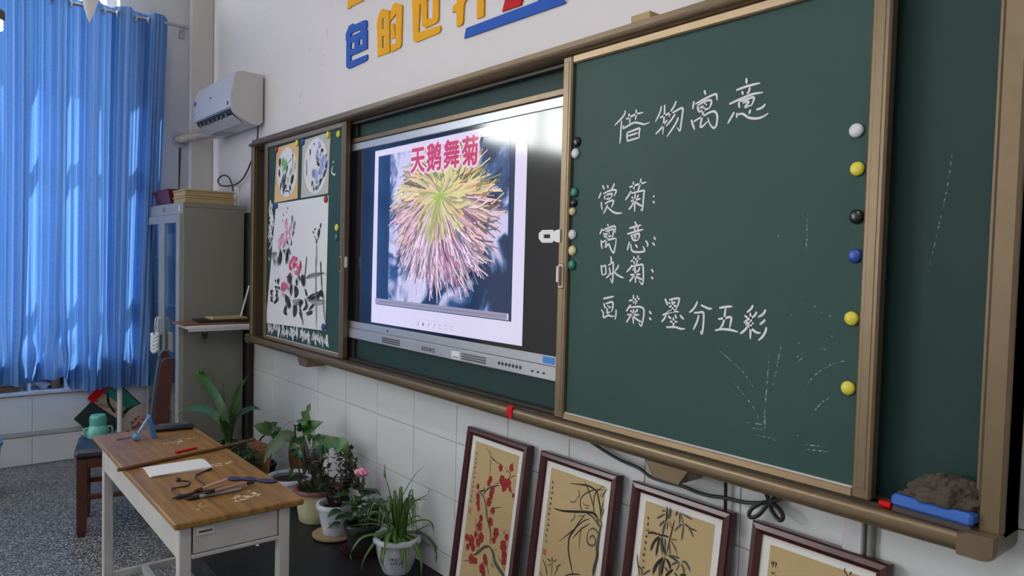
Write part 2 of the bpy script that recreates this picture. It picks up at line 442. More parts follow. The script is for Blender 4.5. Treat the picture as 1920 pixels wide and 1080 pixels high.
  [(-1.012,1.358),(-1.019,1.346),(-1.048,1.329)],
  [(-1.030,1.354),(-1.027,1.333),(-1.027,1.310),(-1.027,1.286)],
  [(-1.048,1.329),(-1.035,1.327),(-1.018,1.328)],
  [(-1.035,1.319),(-1.044,1.308),(-1.057,1.297)],
  [(-1.042,1.324),(-1.029,1.317),(-1.019,1.310),(-1.009,1.305),(-.998,1.305)],
  [(-.987,1.365),(-.993,1.354),(-1.007,1.344)],
  [(-.987,1.340),(-.993,1.333),(-1.002,1.326)],
  [(-.983,1.321),(-.985,1.310),(-.992,1.297),(-1.004,1.285)]],
]
FAINT_CHALK = [[(-1.124,1.250),(-1.077,1.222),(-1.039,1.195),(-1.013,1.164)],
 [(-1.068,1.168),(-1.030,1.132),(-1.004,1.105),(-.992,1.075)],
 [(-.974,1.266),(-.973,1.223),(-.975,1.173),(-.978,1.116),(-.974,1.066)],
 [(-.941,1.279),(-.948,1.239),(-.958,1.175)],
 [(-.977,1.059),(-.981,1.109)],
 [(-.768,1.261),(-.796,1.257),(-.831,1.236),(-.860,1.208),(-.872,1.182)],
 [(-.801,1.179),(-.827,1.160),(-.852,1.129)],
 [(-1.031,1.071),(-.971,1.074)],
 [(-1.001,1.045),(-.949,1.043)],
 [(-.963,1.047),(-.946,1.041)],
 [(-1.012,1.059),(-.977,1.062)],
 [(-.891,1.066),(-.879,1.067)],
 [(-.878,1.046),(-.814,1.054)],
 [(-.871,1.036),(-.807,1.043)],
 [(-.901,1.287),(-.889,1.294)],
 [(-.903,1.253),(-.881,1.268)],
 [(-.896,1.245),(-.884,1.256)],
 [(-.867,1.379),(-.855,1.383)],
 [(-.849,1.369),(-.836,1.367)],
 [(-.824,1.365),(-.818,1.359)],
 [(-.822,1.313),(-.810,1.315)],
 [(-.839,1.282),(-.821,1.281)],
 [(-.923,1.351),(-.908,1.368)],
 [(-.896,1.392),(-.889,1.384)],
 [(-.887,1.604),(-.886,1.568),(-.886,1.515)],
 [(-.962,1.554),(-.954,1.542)]]
WALL_LETTERS = {
 'se': [[(-3.441,2.669),(-3.431,2.658),(-3.317,2.657),(-3.295,2.650),(-3.291,2.620),(-3.301,2.609),(-3.288,2.596),(-3.287,2.509),(-3.465,2.507),(-3.461,2.480),(-3.282,2.479),(-3.279,2.461),(-3.292,2.450),(-3.480,2.446),(-3.503,2.454),(-3.510,2.468),(-3.512,2.593),(-3.520,2.598),(-3.521,2.632),(-3.487,2.667)],
  [(-3.474,2.608),(-3.451,2.624),(-3.351,2.622),(-3.360,2.608)],
  [(-3.462,2.575),(-3.422,2.570),(-3.421,2.538),(-3.461,2.540)],
  [(-3.373,2.573),(-3.336,2.571),(-3.335,2.541),(-3.372,2.542)]],
 'de': [[(-3.175,2.447),(-3.184,2.580),(-3.189,2.587),(-3.187,2.623),(-3.159,2.662),(-3.133,2.666),(-3.122,2.657),(-3.092,2.652),(-3.072,2.643),(-3.060,2.445)],
  [(-3.136,2.621),(-3.111,2.619),(-3.109,2.568),(-3.134,2.569)],
  [(-3.134,2.535),(-3.109,2.532),(-3.109,2.477),(-3.132,2.478)],
  [(-3.062,2.593),(-3.056,2.637),(-3.037,2.664),(-3.008,2.664),(-2.999,2.655),(-2.970,2.649),(-2.952,2.637),(-2.954,2.460),(-2.966,2.447),(-3.042,2.443),(-3.051,2.448),(-3.050,2.476),(-3.005,2.476),(-3.005,2.615),(-3.060,2.590)],
  [(-3.058,2.574),(-3.028,2.575),(-3.008,2.504),(-3.041,2.505)]],
 'fragment': [[(-3.506,2.757),(-3.505,2.822),(-3.348,2.809),(-3.343,2.757),(-3.452,2.761),(-3.464,2.766),(-3.467,2.756)]],
 'shi': [[(-2.848,2.451),(-2.860,2.601),(-2.864,2.606),(-2.865,2.640),(-2.853,2.639),(-2.855,2.697),(-2.815,2.692),(-2.813,2.636),(-2.789,2.634),(-2.791,2.683),(-2.744,2.679),(-2.743,2.630),(-2.695,2.626),(-2.696,2.670),(-2.650,2.665),(-2.649,2.622),(-2.627,2.621),(-2.626,2.596),(-2.648,2.599),(-2.646,2.504),(-2.655,2.490),(-2.749,2.487),(-2.776,2.502),(-2.790,2.604),(-2.800,2.605),(-2.807,2.480),(-2.632,2.472),(-2.628,2.456),(-2.638,2.442),(-2.825,2.442)],
  [(-2.742,2.607),(-2.694,2.603),(-2.693,2.519),(-2.738,2.522)]],
 'jie': [[(-2.541,2.504),(-2.535,2.532),(-2.505,2.539),(-2.519,2.555),(-2.523,2.676),(-2.327,2.656),(-2.323,2.541),(-2.361,2.543),(-2.322,2.518),(-2.322,2.436),(-2.366,2.436),(-2.369,2.527),(-2.425,2.549),(-2.460,2.517),(-2.464,2.445),(-2.477,2.435),(-2.507,2.438),(-2.510,2.504)],
  [(-2.494,2.621),(-2.434,2.616),(-2.432,2.574),(-2.492,2.579)],
  [(-2.408,2.614),(-2.351,2.609),(-2.349,2.568),(-2.406,2.573)],
  [(-2.495,2.656),(-2.435,2.650),(-2.435,2.631),(-2.495,2.637)],
  [(-2.409,2.648),(-2.352,2.642),(-2.351,2.623),(-2.409,2.628)]],
 'red': [[(-2.204,2.425),(-2.186,2.468),(-2.173,2.493),(-2.073,2.487),(-2.092,2.422)]],
 'bar': [[(-2.451,2.377),(-2.439,2.416),(-1.996,2.412),(-1.986,2.423),(-1.867,2.418),(-1.861,2.381),(-1.849,2.368)]],
}
CABLE_W1 = [(-1.642,.882),(-1.583,.866),(-1.510,.851),(-1.431,.843),(-1.392,.829),(-1.345,.827),(-1.269,.830),(-1.216,.826),(-1.170,.828),(-1.125,.835),(-1.074,.838),(-1.028,.848),(-.991,.861)]
CABLE_W2 = [(-1.130,.889),(-1.128,.859),(-1.124,.802)]
CABLE_LOOP_LEFT = [(-.990,.861),(-1.010,.854),(-1.031,.836),(-1.037,.820),(-1.029,.813),(-1.011,.825),(-.998,.846),(-.990,.861)]
CABLE_LOOP_RIGHT = [(-.990,.861),(-.980,.845),(-.962,.833),(-.947,.830),(-.941,.841),(-.950,.852),(-.971,.860),(-.990,.861)]
CABLE_W4 = [(-1.007,.891),(-.999,.875),(-.989,.860)]
CABLE_W5 = [(-.975,.894),(-.982,.876),(-.990,.860)]
CABLE_W6 = [(-.990,.860),(-.964,.877),(-.940,.896)]
# ink strokes of the framed paintings: (ink, width, points right of and down from the frame corner) in metres
PAINTINGS = {
 'plum': [('k',.003,[(.123,.075),(.142,.082),(.152,.088),(.156,.097),(.172,.104),(.195,.112),(.213,.114),(.227,.123)]),
  ('k',.003,[(.156,.097),(.161,.115),(.159,.134),(.163,.146),(.163,.167)]),
  ('k',.004,[(.165,.102),(.177,.108),(.186,.109)]),
  ('k',.003,[(.246,.116),(.265,.127),(.282,.134),(.280,.143),(.271,.161)]),
  ('k',.003,[(.278,.152),(.299,.139),(.311,.136)]),
  ('k',.004,[(.258,.136),(.261,.128)]),
  ('g',.007,[(.228,.190),(.197,.203),(.165,.219),(.147,.237),(.141,.249)]),
  ('g',.008,[(.111,.244),(.133,.252),(.148,.261),(.164,.288)]),
  ('k',.006,[(.111,.244),(.138,.234),(.142,.220)]),
  ('k',.003,[(.289,.189),(.303,.198),(.315,.210)]),
  ('k',.003,[(.198,.191),(.224,.184)]),
  ('k',.003,[(.109,.245),(.112,.270),(.114,.302)]),
  ('k',.003,[(.162,.183),(.158,.216)]),
  ('k',.003,[(.282,.110),(.292,.089)]),
  ('g',.009,[(.141,.254),(.159,.274),(.169,.297),(.175,.317),(.189,.341),(.205,.362),(.214,.387),(.214,.417)]),
  ('g',.012,[(.136,.479),(.160,.458),(.187,.434),(.218,.424)]),
  ('g',.016,[(.213,.423),(.239,.439),(.253,.465),(.274,.479),(.312,.498),(.350,.517)]),
  ('k',.007,[(.127,.483),(.149,.474)]),
  ('k',.003,[(.141,.469),(.126,.400),(.109,.342)]),
  ('k',.003,[(.197,.311),(.195,.289),(.224,.276),(.257,.265)]),
  ('k',.003,[(.068,.527),(.091,.519),(.123,.508),(.161,.507)]),
  ('k',.003,[(.198,.461),(.214,.497),(.234,.526)]),
  ('k',.003,[(.265,.439),(.296,.461),(.317,.478)]),
  ('k',.003,[(.125,.326),(.116,.283)]),
  ('k',.003,[(.291,.457),(.297,.420)]),
  ('k',.003,[(.284,.357),(.290,.339)]),
  ('k',.004,[(.235,.476),(.254,.494)]),
  ('k',.005,[(.249,.422),(.254,.426)])],
 'orchid': [('k',.006,[(.152,.091),(.201,.082),(.243,.078),(.273,.087),(.290,.115),(.301,.145),(.304,.173)]),
  ('k',.004,[(.303,.074),(.269,.081),(.231,.102),(.209,.126),(.210,.149),(.223,.164),(.236,.165)]),
  ('k',.004,[(.215,.069),(.234,.086),(.254,.114),(.271,.143),(.278,.170)]),
  ('k',.004,[(.299,.062),(.275,.087),(.266,.107),(.271,.154)]),
  ('k',.004,[(.317,.066),(.305,.086),(.300,.100)]),
  ('k',.008,[(.090,.192),(.132,.189),(.190,.175),(.241,.162),(.271,.157),(.288,.164),(.296,.183)]),
  ('k',.006,[(.237,.171),(.216,.199),(.195,.235),(.178,.263),(.178,.297),(.190,.331),(.205,.359),(.214,.380)]),
  ('k',.004,[(.259,.179),(.231,.195),(.190,.237),(.131,.293)]),
  ('k',.004,[(.262,.193),(.225,.223),(.192,.264)]),
  ('k',.003,[(.228,.210),(.224,.245),(.227,.291)]),
  ('k',.005,[(.236,.165),(.268,.169),(.291,.184)]),
  ('k',.004,[(.308,.107),(.304,.141),(.305,.177)]),
  ('k',.004,[(.314,.129),(.309,.157)]),
  ('g',.020,[(.278,.170),(.301,.182),(.309,.190)]),
  ('g',.012,[(.311,.186),(.306,.216),(.305,.253),(.309,.280),(.306,.310),(.302,.347)]),
  ('k',.006,[(.298,.258),(.307,.281),(.300,.319),(.298,.349)]),
  ('g',.007,[(.260,.216),(.256,.239),(.265,.258),(.288,.256),(.295,.241),(.283,.227),(.269,.235),(.270,.245)]),
  ('g',.006,[(.260,.216),(.279,.204),(.300,.211),(.312,.236)]),
  ('g',.004,[(.191,.101),(.201,.117),(.191,.131)]),
  ('g',.004,[(.161,.149),(.180,.146),(.194,.132)]),
  ('g',.003,[(.219,.137),(.233,.142),(.253,.137)]),
  ('g',.003,[(.234,.153),(.249,.145)]),
  ('g',.004,[(.191,.180),(.189,.196),(.175,.213)]),
  ('g',.003,[(.203,.186),(.238,.174)]),
  ('g',.003,[(.295,.085),(.290,.101)]),
  ('g',.005,[(.084,.364),(.108,.370)]),
  ('g',.006,[(.108,.352),(.112,.368)]),
  ('g',.004,[(.133,.352),(.113,.370)]),
  ('g',.004,[(.094,.388),(.111,.374)]),
  ('g',.005,[(.155,.363),(.137,.375),(.142,.388)]),
  ('g',.003,[(.113,.370),(.115,.413)]),
  ('g',.003,[(.138,.382),(.129,.410)]),
  ('k',.004,[(.065,.374),(.083,.393),(.097,.421)]),
  ('k',.004,[(.179,.391),(.208,.375),(.249,.362)]),
  ('k',.003,[(.061,.418),(.070,.431)])],
 'bamboo': [('g',.011,[(.145,.057),(.145,.076),(.140,.090)]),
  ('k',.006,[(.133,.056),(.135,.086),(.134,.102)]),
  ('g',.009,[(.134,.102),(.129,.124),(.128,.140)]),
  ('g',.010,[(.128,.145),(.128,.166),(.136,.197)]),
  ('g',.009,[(.139,.147),(.140,.170),(.146,.197)]),
  ('g',.011,[(.137,.202),(.134,.232),(.132,.260)]),
  ('k',.006,[(.146,.199),(.142,.229),(.140,.257)]),
  ('k',.005,[(.164,.086),(.159,.118),(.154,.153),(.149,.196)]),
  ('k',.004,[(.141,.097),(.142,.123)]),
  ('k',.003,[(.146,.093),(.158,.115)]),
  ('k',.007,[(.074,.153),(.088,.146),(.115,.144)]),
  ('k',.006,[(.115,.145),(.134,.141),(.152,.140)]),
  ('k',.009,[(.116,.149),(.099,.173),(.091,.199)]),
  ('k',.008,[(.118,.151),(.115,.178),(.113,.208)]),
  ('k',.007,[(.121,.150),(.132,.170),(.145,.194)]),
  ('k',.004,[(.114,.137),(.117,.149)]),
  ('g',.007,[(.129,.079),(.114,.090),(.100,.100)]),
  ('g',.006,[(.129,.070),(.115,.073)]),
  ('g',.007,[(.131,.098),(.120,.109),(.113,.121)]),
  ('g',.004,[(.180,.058),(.189,.075),(.196,.089)]),
  ('g',.005,[(.187,.061),(.203,.064),(.224,.068)]),
  ('g',.005,[(.178,.063),(.182,.080),(.182,.093)]),
  ('g',.006,[(.194,.089),(.180,.101),(.168,.118)]),
  ('g',.006,[(.197,.090),(.197,.111),(.195,.136)]),
  ('g',.006,[(.199,.088),(.216,.093),(.235,.115)]),
  ('g',.005,[(.200,.085),(.220,.093),(.244,.094)]),
  ('k',.006,[(.171,.058),(.167,.074)]),
  ('g',.004,[(.160,.142),(.182,.140)]),
  ('g',.005,[(.159,.146),(.173,.160),(.184,.174)]),
  ('g',.003,[(.175,.156),(.188,.183)]),
  ('g',.005,[(.154,.153),(.159,.174),(.162,.189)]),
  ('k',.006,[(.155,.191),(.177,.194),(.197,.199)]),
  ('g',.006,[(.164,.189),(.183,.187),(.197,.187)]),
  ('g',.007,[(.197,.197),(.182,.205),(.171,.214)]),
  ('g',.007,[(.205,.192),(.221,.192),(.237,.211)]),
  ('g',.008,[(.203,.200),(.213,.210),(.216,.224)]),
  ('g',.004,[(.199,.201),(.188,.226)]),
  ('k',.010,[(.139,.204),(.118,.232),(.109,.261)]),
  ('k',.009,[(.150,.203),(.163,.214),(.169,.227)]),
  ('k',.005,[(.147,.227),(.164,.237)]),
  ('k',.008,[(.178,.224),(.165,.239),(.154,.252)]),
  ('g',.008,[(.183,.233),(.196,.236)]),
  ('k',.007,[(.202,.232),(.225,.223)]),
  ('g',.004,[(.043,.225),(.051,.255),(.063,.283)]),
  ('g',.005,[(.049,.253),(.074,.268)]),
  ('g',.005,[(.099,.254),(.086,.264),(.075,.277)])],
 'chrysanthemum': [('k',.003,[(.247,.054),(.247,.062),(.253,.068),(.256,.070)]),
  ('k',.003,[(.263,.057),(.259,.068)]),
  ('k',.004,[(.253,.071),(.254,.096),(.252,.133)])],
}
PLUM_BLOSSOMS = [(.171,.183,.013),(.165,.198,.012),(.223,.126,.013),(.284,.112,.013),(.240,.169,.018),(.259,.179,.020),(.277,.170,.017),(.254,.196,.012),(.191,.220,.014),(.186,.237,.013),(.179,.265,.015),(.101,.228,.010),(.108,.263,.012),(.114,.289,.012),(.291,.189,.009),(.313,.206,.008),(.190,.243,.010),(.179,.269,.014),(.111,.270,.012),(.121,.307,.010),(.209,.291,.012),(.144,.338,.012),(.141,.370,.018),(.202,.335,.016),(.242,.364,.018),(.125,.406,.012),(.158,.407,.018),(.102,.436,.020),(.073,.433,.013),(.085,.467,.012),(.145,.431,.015),(.117,.459,.014),(.234,.394,.012),(.305,.361,.012),(.292,.397,.020),(.302,.426,.016),(.306,.447,.014),(.117,.502,.018),(.141,.502,.012),(.195,.470,.012),(.202,.484,.013),(.186,.515,.018),(.198,.528,.013)]
# brush strokes of the paper paintings on the left chalkboard: (ink, width, (x, z) points)
PEONY_STROKES = [('g',.016,[(-4.030,1.744),(-4.027,1.729)]),
 ('g',.012,[(-4.045,1.721),(-4.043,1.708)]),
 ('g',.016,[(-4.092,1.713),(-4.094,1.691)]),
 ('g',.010,[(-4.099,1.676),(-4.103,1.657)]),
 ('g',.028,[(-3.955,1.694),(-3.963,1.669),(-3.965,1.650)]),
 ('g',.030,[(-3.918,1.656),(-3.935,1.635),(-3.948,1.617)]),
 ('k',.025,[(-3.939,1.606),(-3.947,1.581)]),
 ('m',.030,[(-4.033,1.678),(-4.060,1.645)]),
 ('p',.040,[(-4.014,1.662),(-4.041,1.637),(-4.021,1.615)]),
 ('p',.030,[(-4.069,1.634),(-4.049,1.608),(-4.002,1.600)]),
 ('p',.040,[(-3.976,1.643),(-3.993,1.607),(-3.974,1.592)]),
 ('m',.030,[(-4.035,1.600),(-4.048,1.567)]),
 ('p',.050,[(-4.077,1.586),(-4.104,1.560),(-4.142,1.541)]),
 ('p',.040,[(-4.133,1.560),(-4.162,1.534)]),
 ('p',.040,[(-4.020,1.571),(-4.065,1.534),(-4.093,1.511)]),
 ('p',.050,[(-3.983,1.578),(-3.991,1.548)]),
 ('p',.030,[(-4.161,1.519),(-4.141,1.492)]),
 ('m',.020,[(-4.123,1.549),(-4.141,1.507)]),
 ('p',.030,[(-3.965,1.570),(-3.973,1.541)]),
 ('k',.020,[(-4.028,1.545),(-4.009,1.526)]),
 ('k',.020,[(-3.964,1.545),(-3.976,1.515)]),
 ('k',.040,[(-4.121,1.493),(-4.125,1.455),(-4.128,1.406)]),
 ('k',.040,[(-4.083,1.482),(-4.054,1.486)]),
 ('k',.045,[(-4.027,1.497),(-4.025,1.456),(-4.034,1.423)]),
 ('k',.030,[(-4.009,1.512),(-3.998,1.475)]),
 ('g',.060,[(-4.250,1.484),(-4.239,1.457)]),
 ('g',.050,[(-4.180,1.481),(-4.259,1.449)]),
 ('g',.070,[(-4.228,1.442),(-4.197,1.408)]),
 ('g',.050,[(-4.159,1.454),(-4.162,1.405)]),
 ('g',.020,[(-3.985,1.493),(-3.975,1.468)]),
 ('k',.035,[(-3.649,1.616),(-3.649,1.599)]),
 ('k',.015,[(-3.681,1.596),(-3.665,1.592)]),
 ('k',.018,[(-3.579,1.642),(-3.590,1.615)]),
 ('k',.040,[(-3.597,1.605),(-3.616,1.568)]),
 ('g',.008,[(-3.664,1.578),(-3.639,1.554),(-3.608,1.557)]),
 ('k',.018,[(-3.631,1.551),(-3.632,1.533)]),
 ('g',.009,[(-3.632,1.540),(-3.630,1.472),(-3.630,1.410)]),
 ('k',.008,[(-3.755,1.463),(-3.766,1.407)]),
 ('g',.008,[(-3.580,1.442),(-3.567,1.412)]),
 ('r',.020,[(-3.969,1.431),(-3.951,1.439),(-3.889,1.447),(-3.871,1.455)]),
 ('r',.020,[(-3.987,1.413),(-3.978,1.431)]),
 ('r',.020,[(-3.835,1.430),(-3.835,1.409)]),
 ('r',.050,[(-3.918,1.423),(-3.929,1.398)]),
 ('r',.030,[(-3.981,1.432),(-3.986,1.402),(-3.954,1.382)]),
 ('r',.030,[(-3.845,1.435),(-3.838,1.405),(-3.880,1.384)]),
 ('m',.030,[(-3.956,1.428),(-3.943,1.443),(-3.894,1.449)]),
 ('m',.030,[(-3.893,1.419),(-3.880,1.394)]),
 ('m',.025,[(-3.916,1.373),(-3.891,1.369),(-3.843,1.383)]),
 ('r',.020,[(-4.029,1.339),(-3.991,1.348)]),
 ('k',.060,[(-3.966,1.356),(-3.984,1.330),(-3.990,1.305)]),
 ('k',.035,[(-3.958,1.311),(-3.963,1.275),(-3.949,1.246)]),
 ('k',.060,[(-3.806,1.362),(-3.794,1.333),(-3.780,1.294)]),
 ('k',.030,[(-3.854,1.350),(-3.841,1.331)]),
 ('k',.055,[(-3.901,1.293),(-3.888,1.264),(-3.893,1.234)]),
 ('k',.040,[(-3.890,1.329),(-3.877,1.309)]),
 ('k',.030,[(-3.768,1.280),(-3.744,1.247)]),
 ('k',.050,[(-4.052,1.235),(-4.012,1.206),(-3.972,1.168)]),
 ('k',.035,[(-4.024,1.175),(-4.049,1.142),(-4.016,1.124)]),
 ('k',.050,[(-3.904,1.198),(-3.903,1.163),(-3.914,1.121)]),
 ('k',.040,[(-3.802,1.219),(-3.837,1.197),(-3.848,1.171)]),
 ('k',.030,[(-3.766,1.226),(-3.742,1.193),(-3.788,1.166)]),
 ('k',.030,[(-3.836,1.167),(-3.823,1.143),(-3.810,1.120)]),
 ('g',.030,[(-3.948,1.205),(-3.886,1.204),(-3.838,1.222)]),
 ('k',.030,[(-3.740,1.150),(-3.672,1.164)]),
 ('k',.020,[(-3.743,1.232),(-3.675,1.251),(-3.608,1.264),(-3.555,1.290)]),
 ('k',.030,[(-3.631,1.267),(-3.620,1.277)]),
 ('k',.030,[(-3.565,1.276),(-3.543,1.263),(-3.586,1.265)]),
 ('k',.016,[(-3.720,1.219),(-3.652,1.242),(-3.543,1.267)]),
 ('k',.016,[(-3.718,1.171),(-3.651,1.209),(-3.586,1.246)]),
 ('g',.022,[(-3.759,1.344),(-3.679,1.363),(-3.526,1.380)]),
 ('g',.030,[(-3.697,1.220),(-3.607,1.219),(-3.510,1.230)]),
 ('k',.009,[(-3.798,1.121),(-3.791,1.082)]),
 ('g',.010,[(-3.637,1.467),(-3.629,1.277),(-3.615,1.078)]),
 ('k',.010,[(-3.581,1.439),(-3.568,1.374),(-3.555,1.290)]),
 ('g',.010,[(-3.543,1.258),(-3.530,1.189),(-3.511,1.120)]),
 ('k',.009,[(-3.753,1.465),(-3.766,1.392),(-3.776,1.343)]),
 ('m',.050,[(-4.068,1.312),(-4.073,1.280),(-4.046,1.256)]),
 ('m',.040,[(-4.035,1.303),(-4.014,1.273)]),
 ('p',.030,[(-4.092,1.264),(-4.078,1.228)]),
 ('r',.020,[(-4.094,1.300),(-4.099,1.258)]),
 ('p',.020,[(-3.989,1.284),(-4.001,1.263)]),
 ('k',.030,[(-4.144,1.209),(-4.212,1.176)]),
 ('k',.012,[(-4.196,1.322),(-4.188,1.302)]),
 ('k',.012,[(-4.162,1.324),(-4.134,1.322)]),
 ('k',.012,[(-4.168,1.313),(-4.134,1.312)]),
 ('k',.012,[(-4.161,1.308),(-4.147,1.293)]),
 ('k',.012,[(-4.201,1.275),(-4.167,1.279)]),
 ('k',.012,[(-4.185,1.286),(-4.184,1.254)]),
 ('k',.012,[(-4.147,1.282),(-4.159,1.261)]),
 ('k',.012,[(-4.140,1.283),(-4.126,1.265)]),
 ('k',.014,[(-4.186,1.249),(-4.152,1.253)]),
 ('k',.014,[(-4.172,1.239),(-4.158,1.229)]),
 ('k',.014,[(-4.192,1.222),(-4.158,1.229)]),
 ('k',.014,[(-4.173,1.249),(-4.174,1.202)]),
 ('k',.014,[(-4.277,1.244),(-4.228,1.252)]),
 ('k',.012,[(-4.270,1.234),(-4.234,1.225)]),
 ('k',.012,[(-4.249,1.254),(-4.255,1.219)]),
 ('k',.014,[(-4.269,1.207),(-4.234,1.212)]),
 ('k',.014,[(-4.261,1.191),(-4.226,1.188)]),
 ('k',.012,[(-4.241,1.214),(-4.268,1.186)])]
ROUND_STROKES = [('k',.050,[(-4.149,2.028),(-4.158,1.985)]),
 ('k',.045,[(-4.157,1.960),(-4.161,1.932)]),
 ('n',.050,[(-4.108,2.036),(-4.096,2.003),(-4.116,1.973)]),
 ('n',.050,[(-4.067,2.025),(-4.081,1.986),(-4.095,1.947)]),
 ('n',.035,[(-4.046,2.007),(-4.065,1.965)]),
 ('k',.030,[(-4.040,1.975),(-4.054,1.940)]),
 ('k',.040,[(-4.099,1.932),(-4.108,1.900),(-4.087,1.859),(-4.090,1.819)]),
 ('k',.035,[(-4.064,1.933),(-4.077,1.890)]),
 ('k',.030,[(-4.052,1.873),(-4.066,1.850)]),
 ('k',.030,[(-4.134,1.894),(-4.138,1.846)]),
 ('n',.030,[(-3.985,1.955),(-3.998,1.920)]),
 ('n',.030,[(-4.023,1.910),(-4.032,1.883)]),
 ('k',.030,[(-3.945,1.924),(-3.973,1.891),(-3.982,1.864)]),
 ('k',.030,[(-4.001,1.866),(-3.991,1.841)]),
 ('g',.008,[(-3.964,2.062),(-3.961,1.968),(-3.974,1.938)]),
 ('k',.015,[(-3.958,2.038),(-3.967,2.023)]),
 ('k',.008,[(-4.071,1.834),(-4.020,1.835),(-4.000,1.814)]),
 ('k',.007,[(-3.928,2.004),(-3.930,1.935)]),
 ('g',.006,[(-4.045,1.991),(-3.967,2.019)]),
 ('b',.060,[(-3.605,2.059),(-3.631,2.050)]),
 ('b',.050,[(-3.639,2.037),(-3.646,1.986)]),
 ('b',.050,[(-3.596,2.021),(-3.603,1.990)]),
 ('b',.060,[(-3.561,1.993),(-3.568,1.957)]),
 ('b',.050,[(-3.528,1.975),(-3.551,1.934)]),
 ('b',.050,[(-3.603,1.979),(-3.576,1.936),(-3.567,1.907)]),
 ('b',.050,[(-3.687,1.927),(-3.695,1.894)]),
 ('b',.060,[(-3.644,1.927),(-3.651,1.899),(-3.668,1.870)]),
 ('b',.060,[(-3.601,1.928),(-3.608,1.892)]),
 ('b',.040,[(-3.633,1.875),(-3.641,1.854)]),
 ('l',.040,[(-3.616,1.882),(-3.591,1.887)]),
 ('l',.030,[(-3.619,1.973),(-3.610,1.950)]),
 ('b',.030,[(-3.519,1.960),(-3.526,1.932)]),
 ('k',.020,[(-3.679,2.065),(-3.676,2.057)]),
 ('k',.015,[(-3.596,2.018),(-3.579,2.027),(-3.566,2.011)]),
 ('k',.020,[(-3.528,1.997),(-3.536,1.980)]),
 ('k',.030,[(-3.637,1.989),(-3.624,1.973)]),
 ('k',.030,[(-3.645,1.964),(-3.610,1.947)]),
 ('k',.030,[(-3.523,1.950),(-3.530,1.922)]),
 ('k',.035,[(-3.534,1.919),(-3.566,1.878)]),
 ('k',.040,[(-3.582,1.865),(-3.615,1.852)]),
 ('k',.030,[(-3.694,1.868),(-3.702,1.847)]),
 ('k',.025,[(-3.675,1.838),(-3.675,1.819)]),
 ('k',.025,[(-3.641,1.839),(-3.649,1.821)]),
 ('k',.020,[(-3.619,1.838),(-3.623,1.824)]),
 ('k',.015,[(-3.728,2.046),(-3.728,2.009)]),
 ('g',.010,[(-3.774,1.994),(-3.775,1.938),(-3.771,1.900)])]

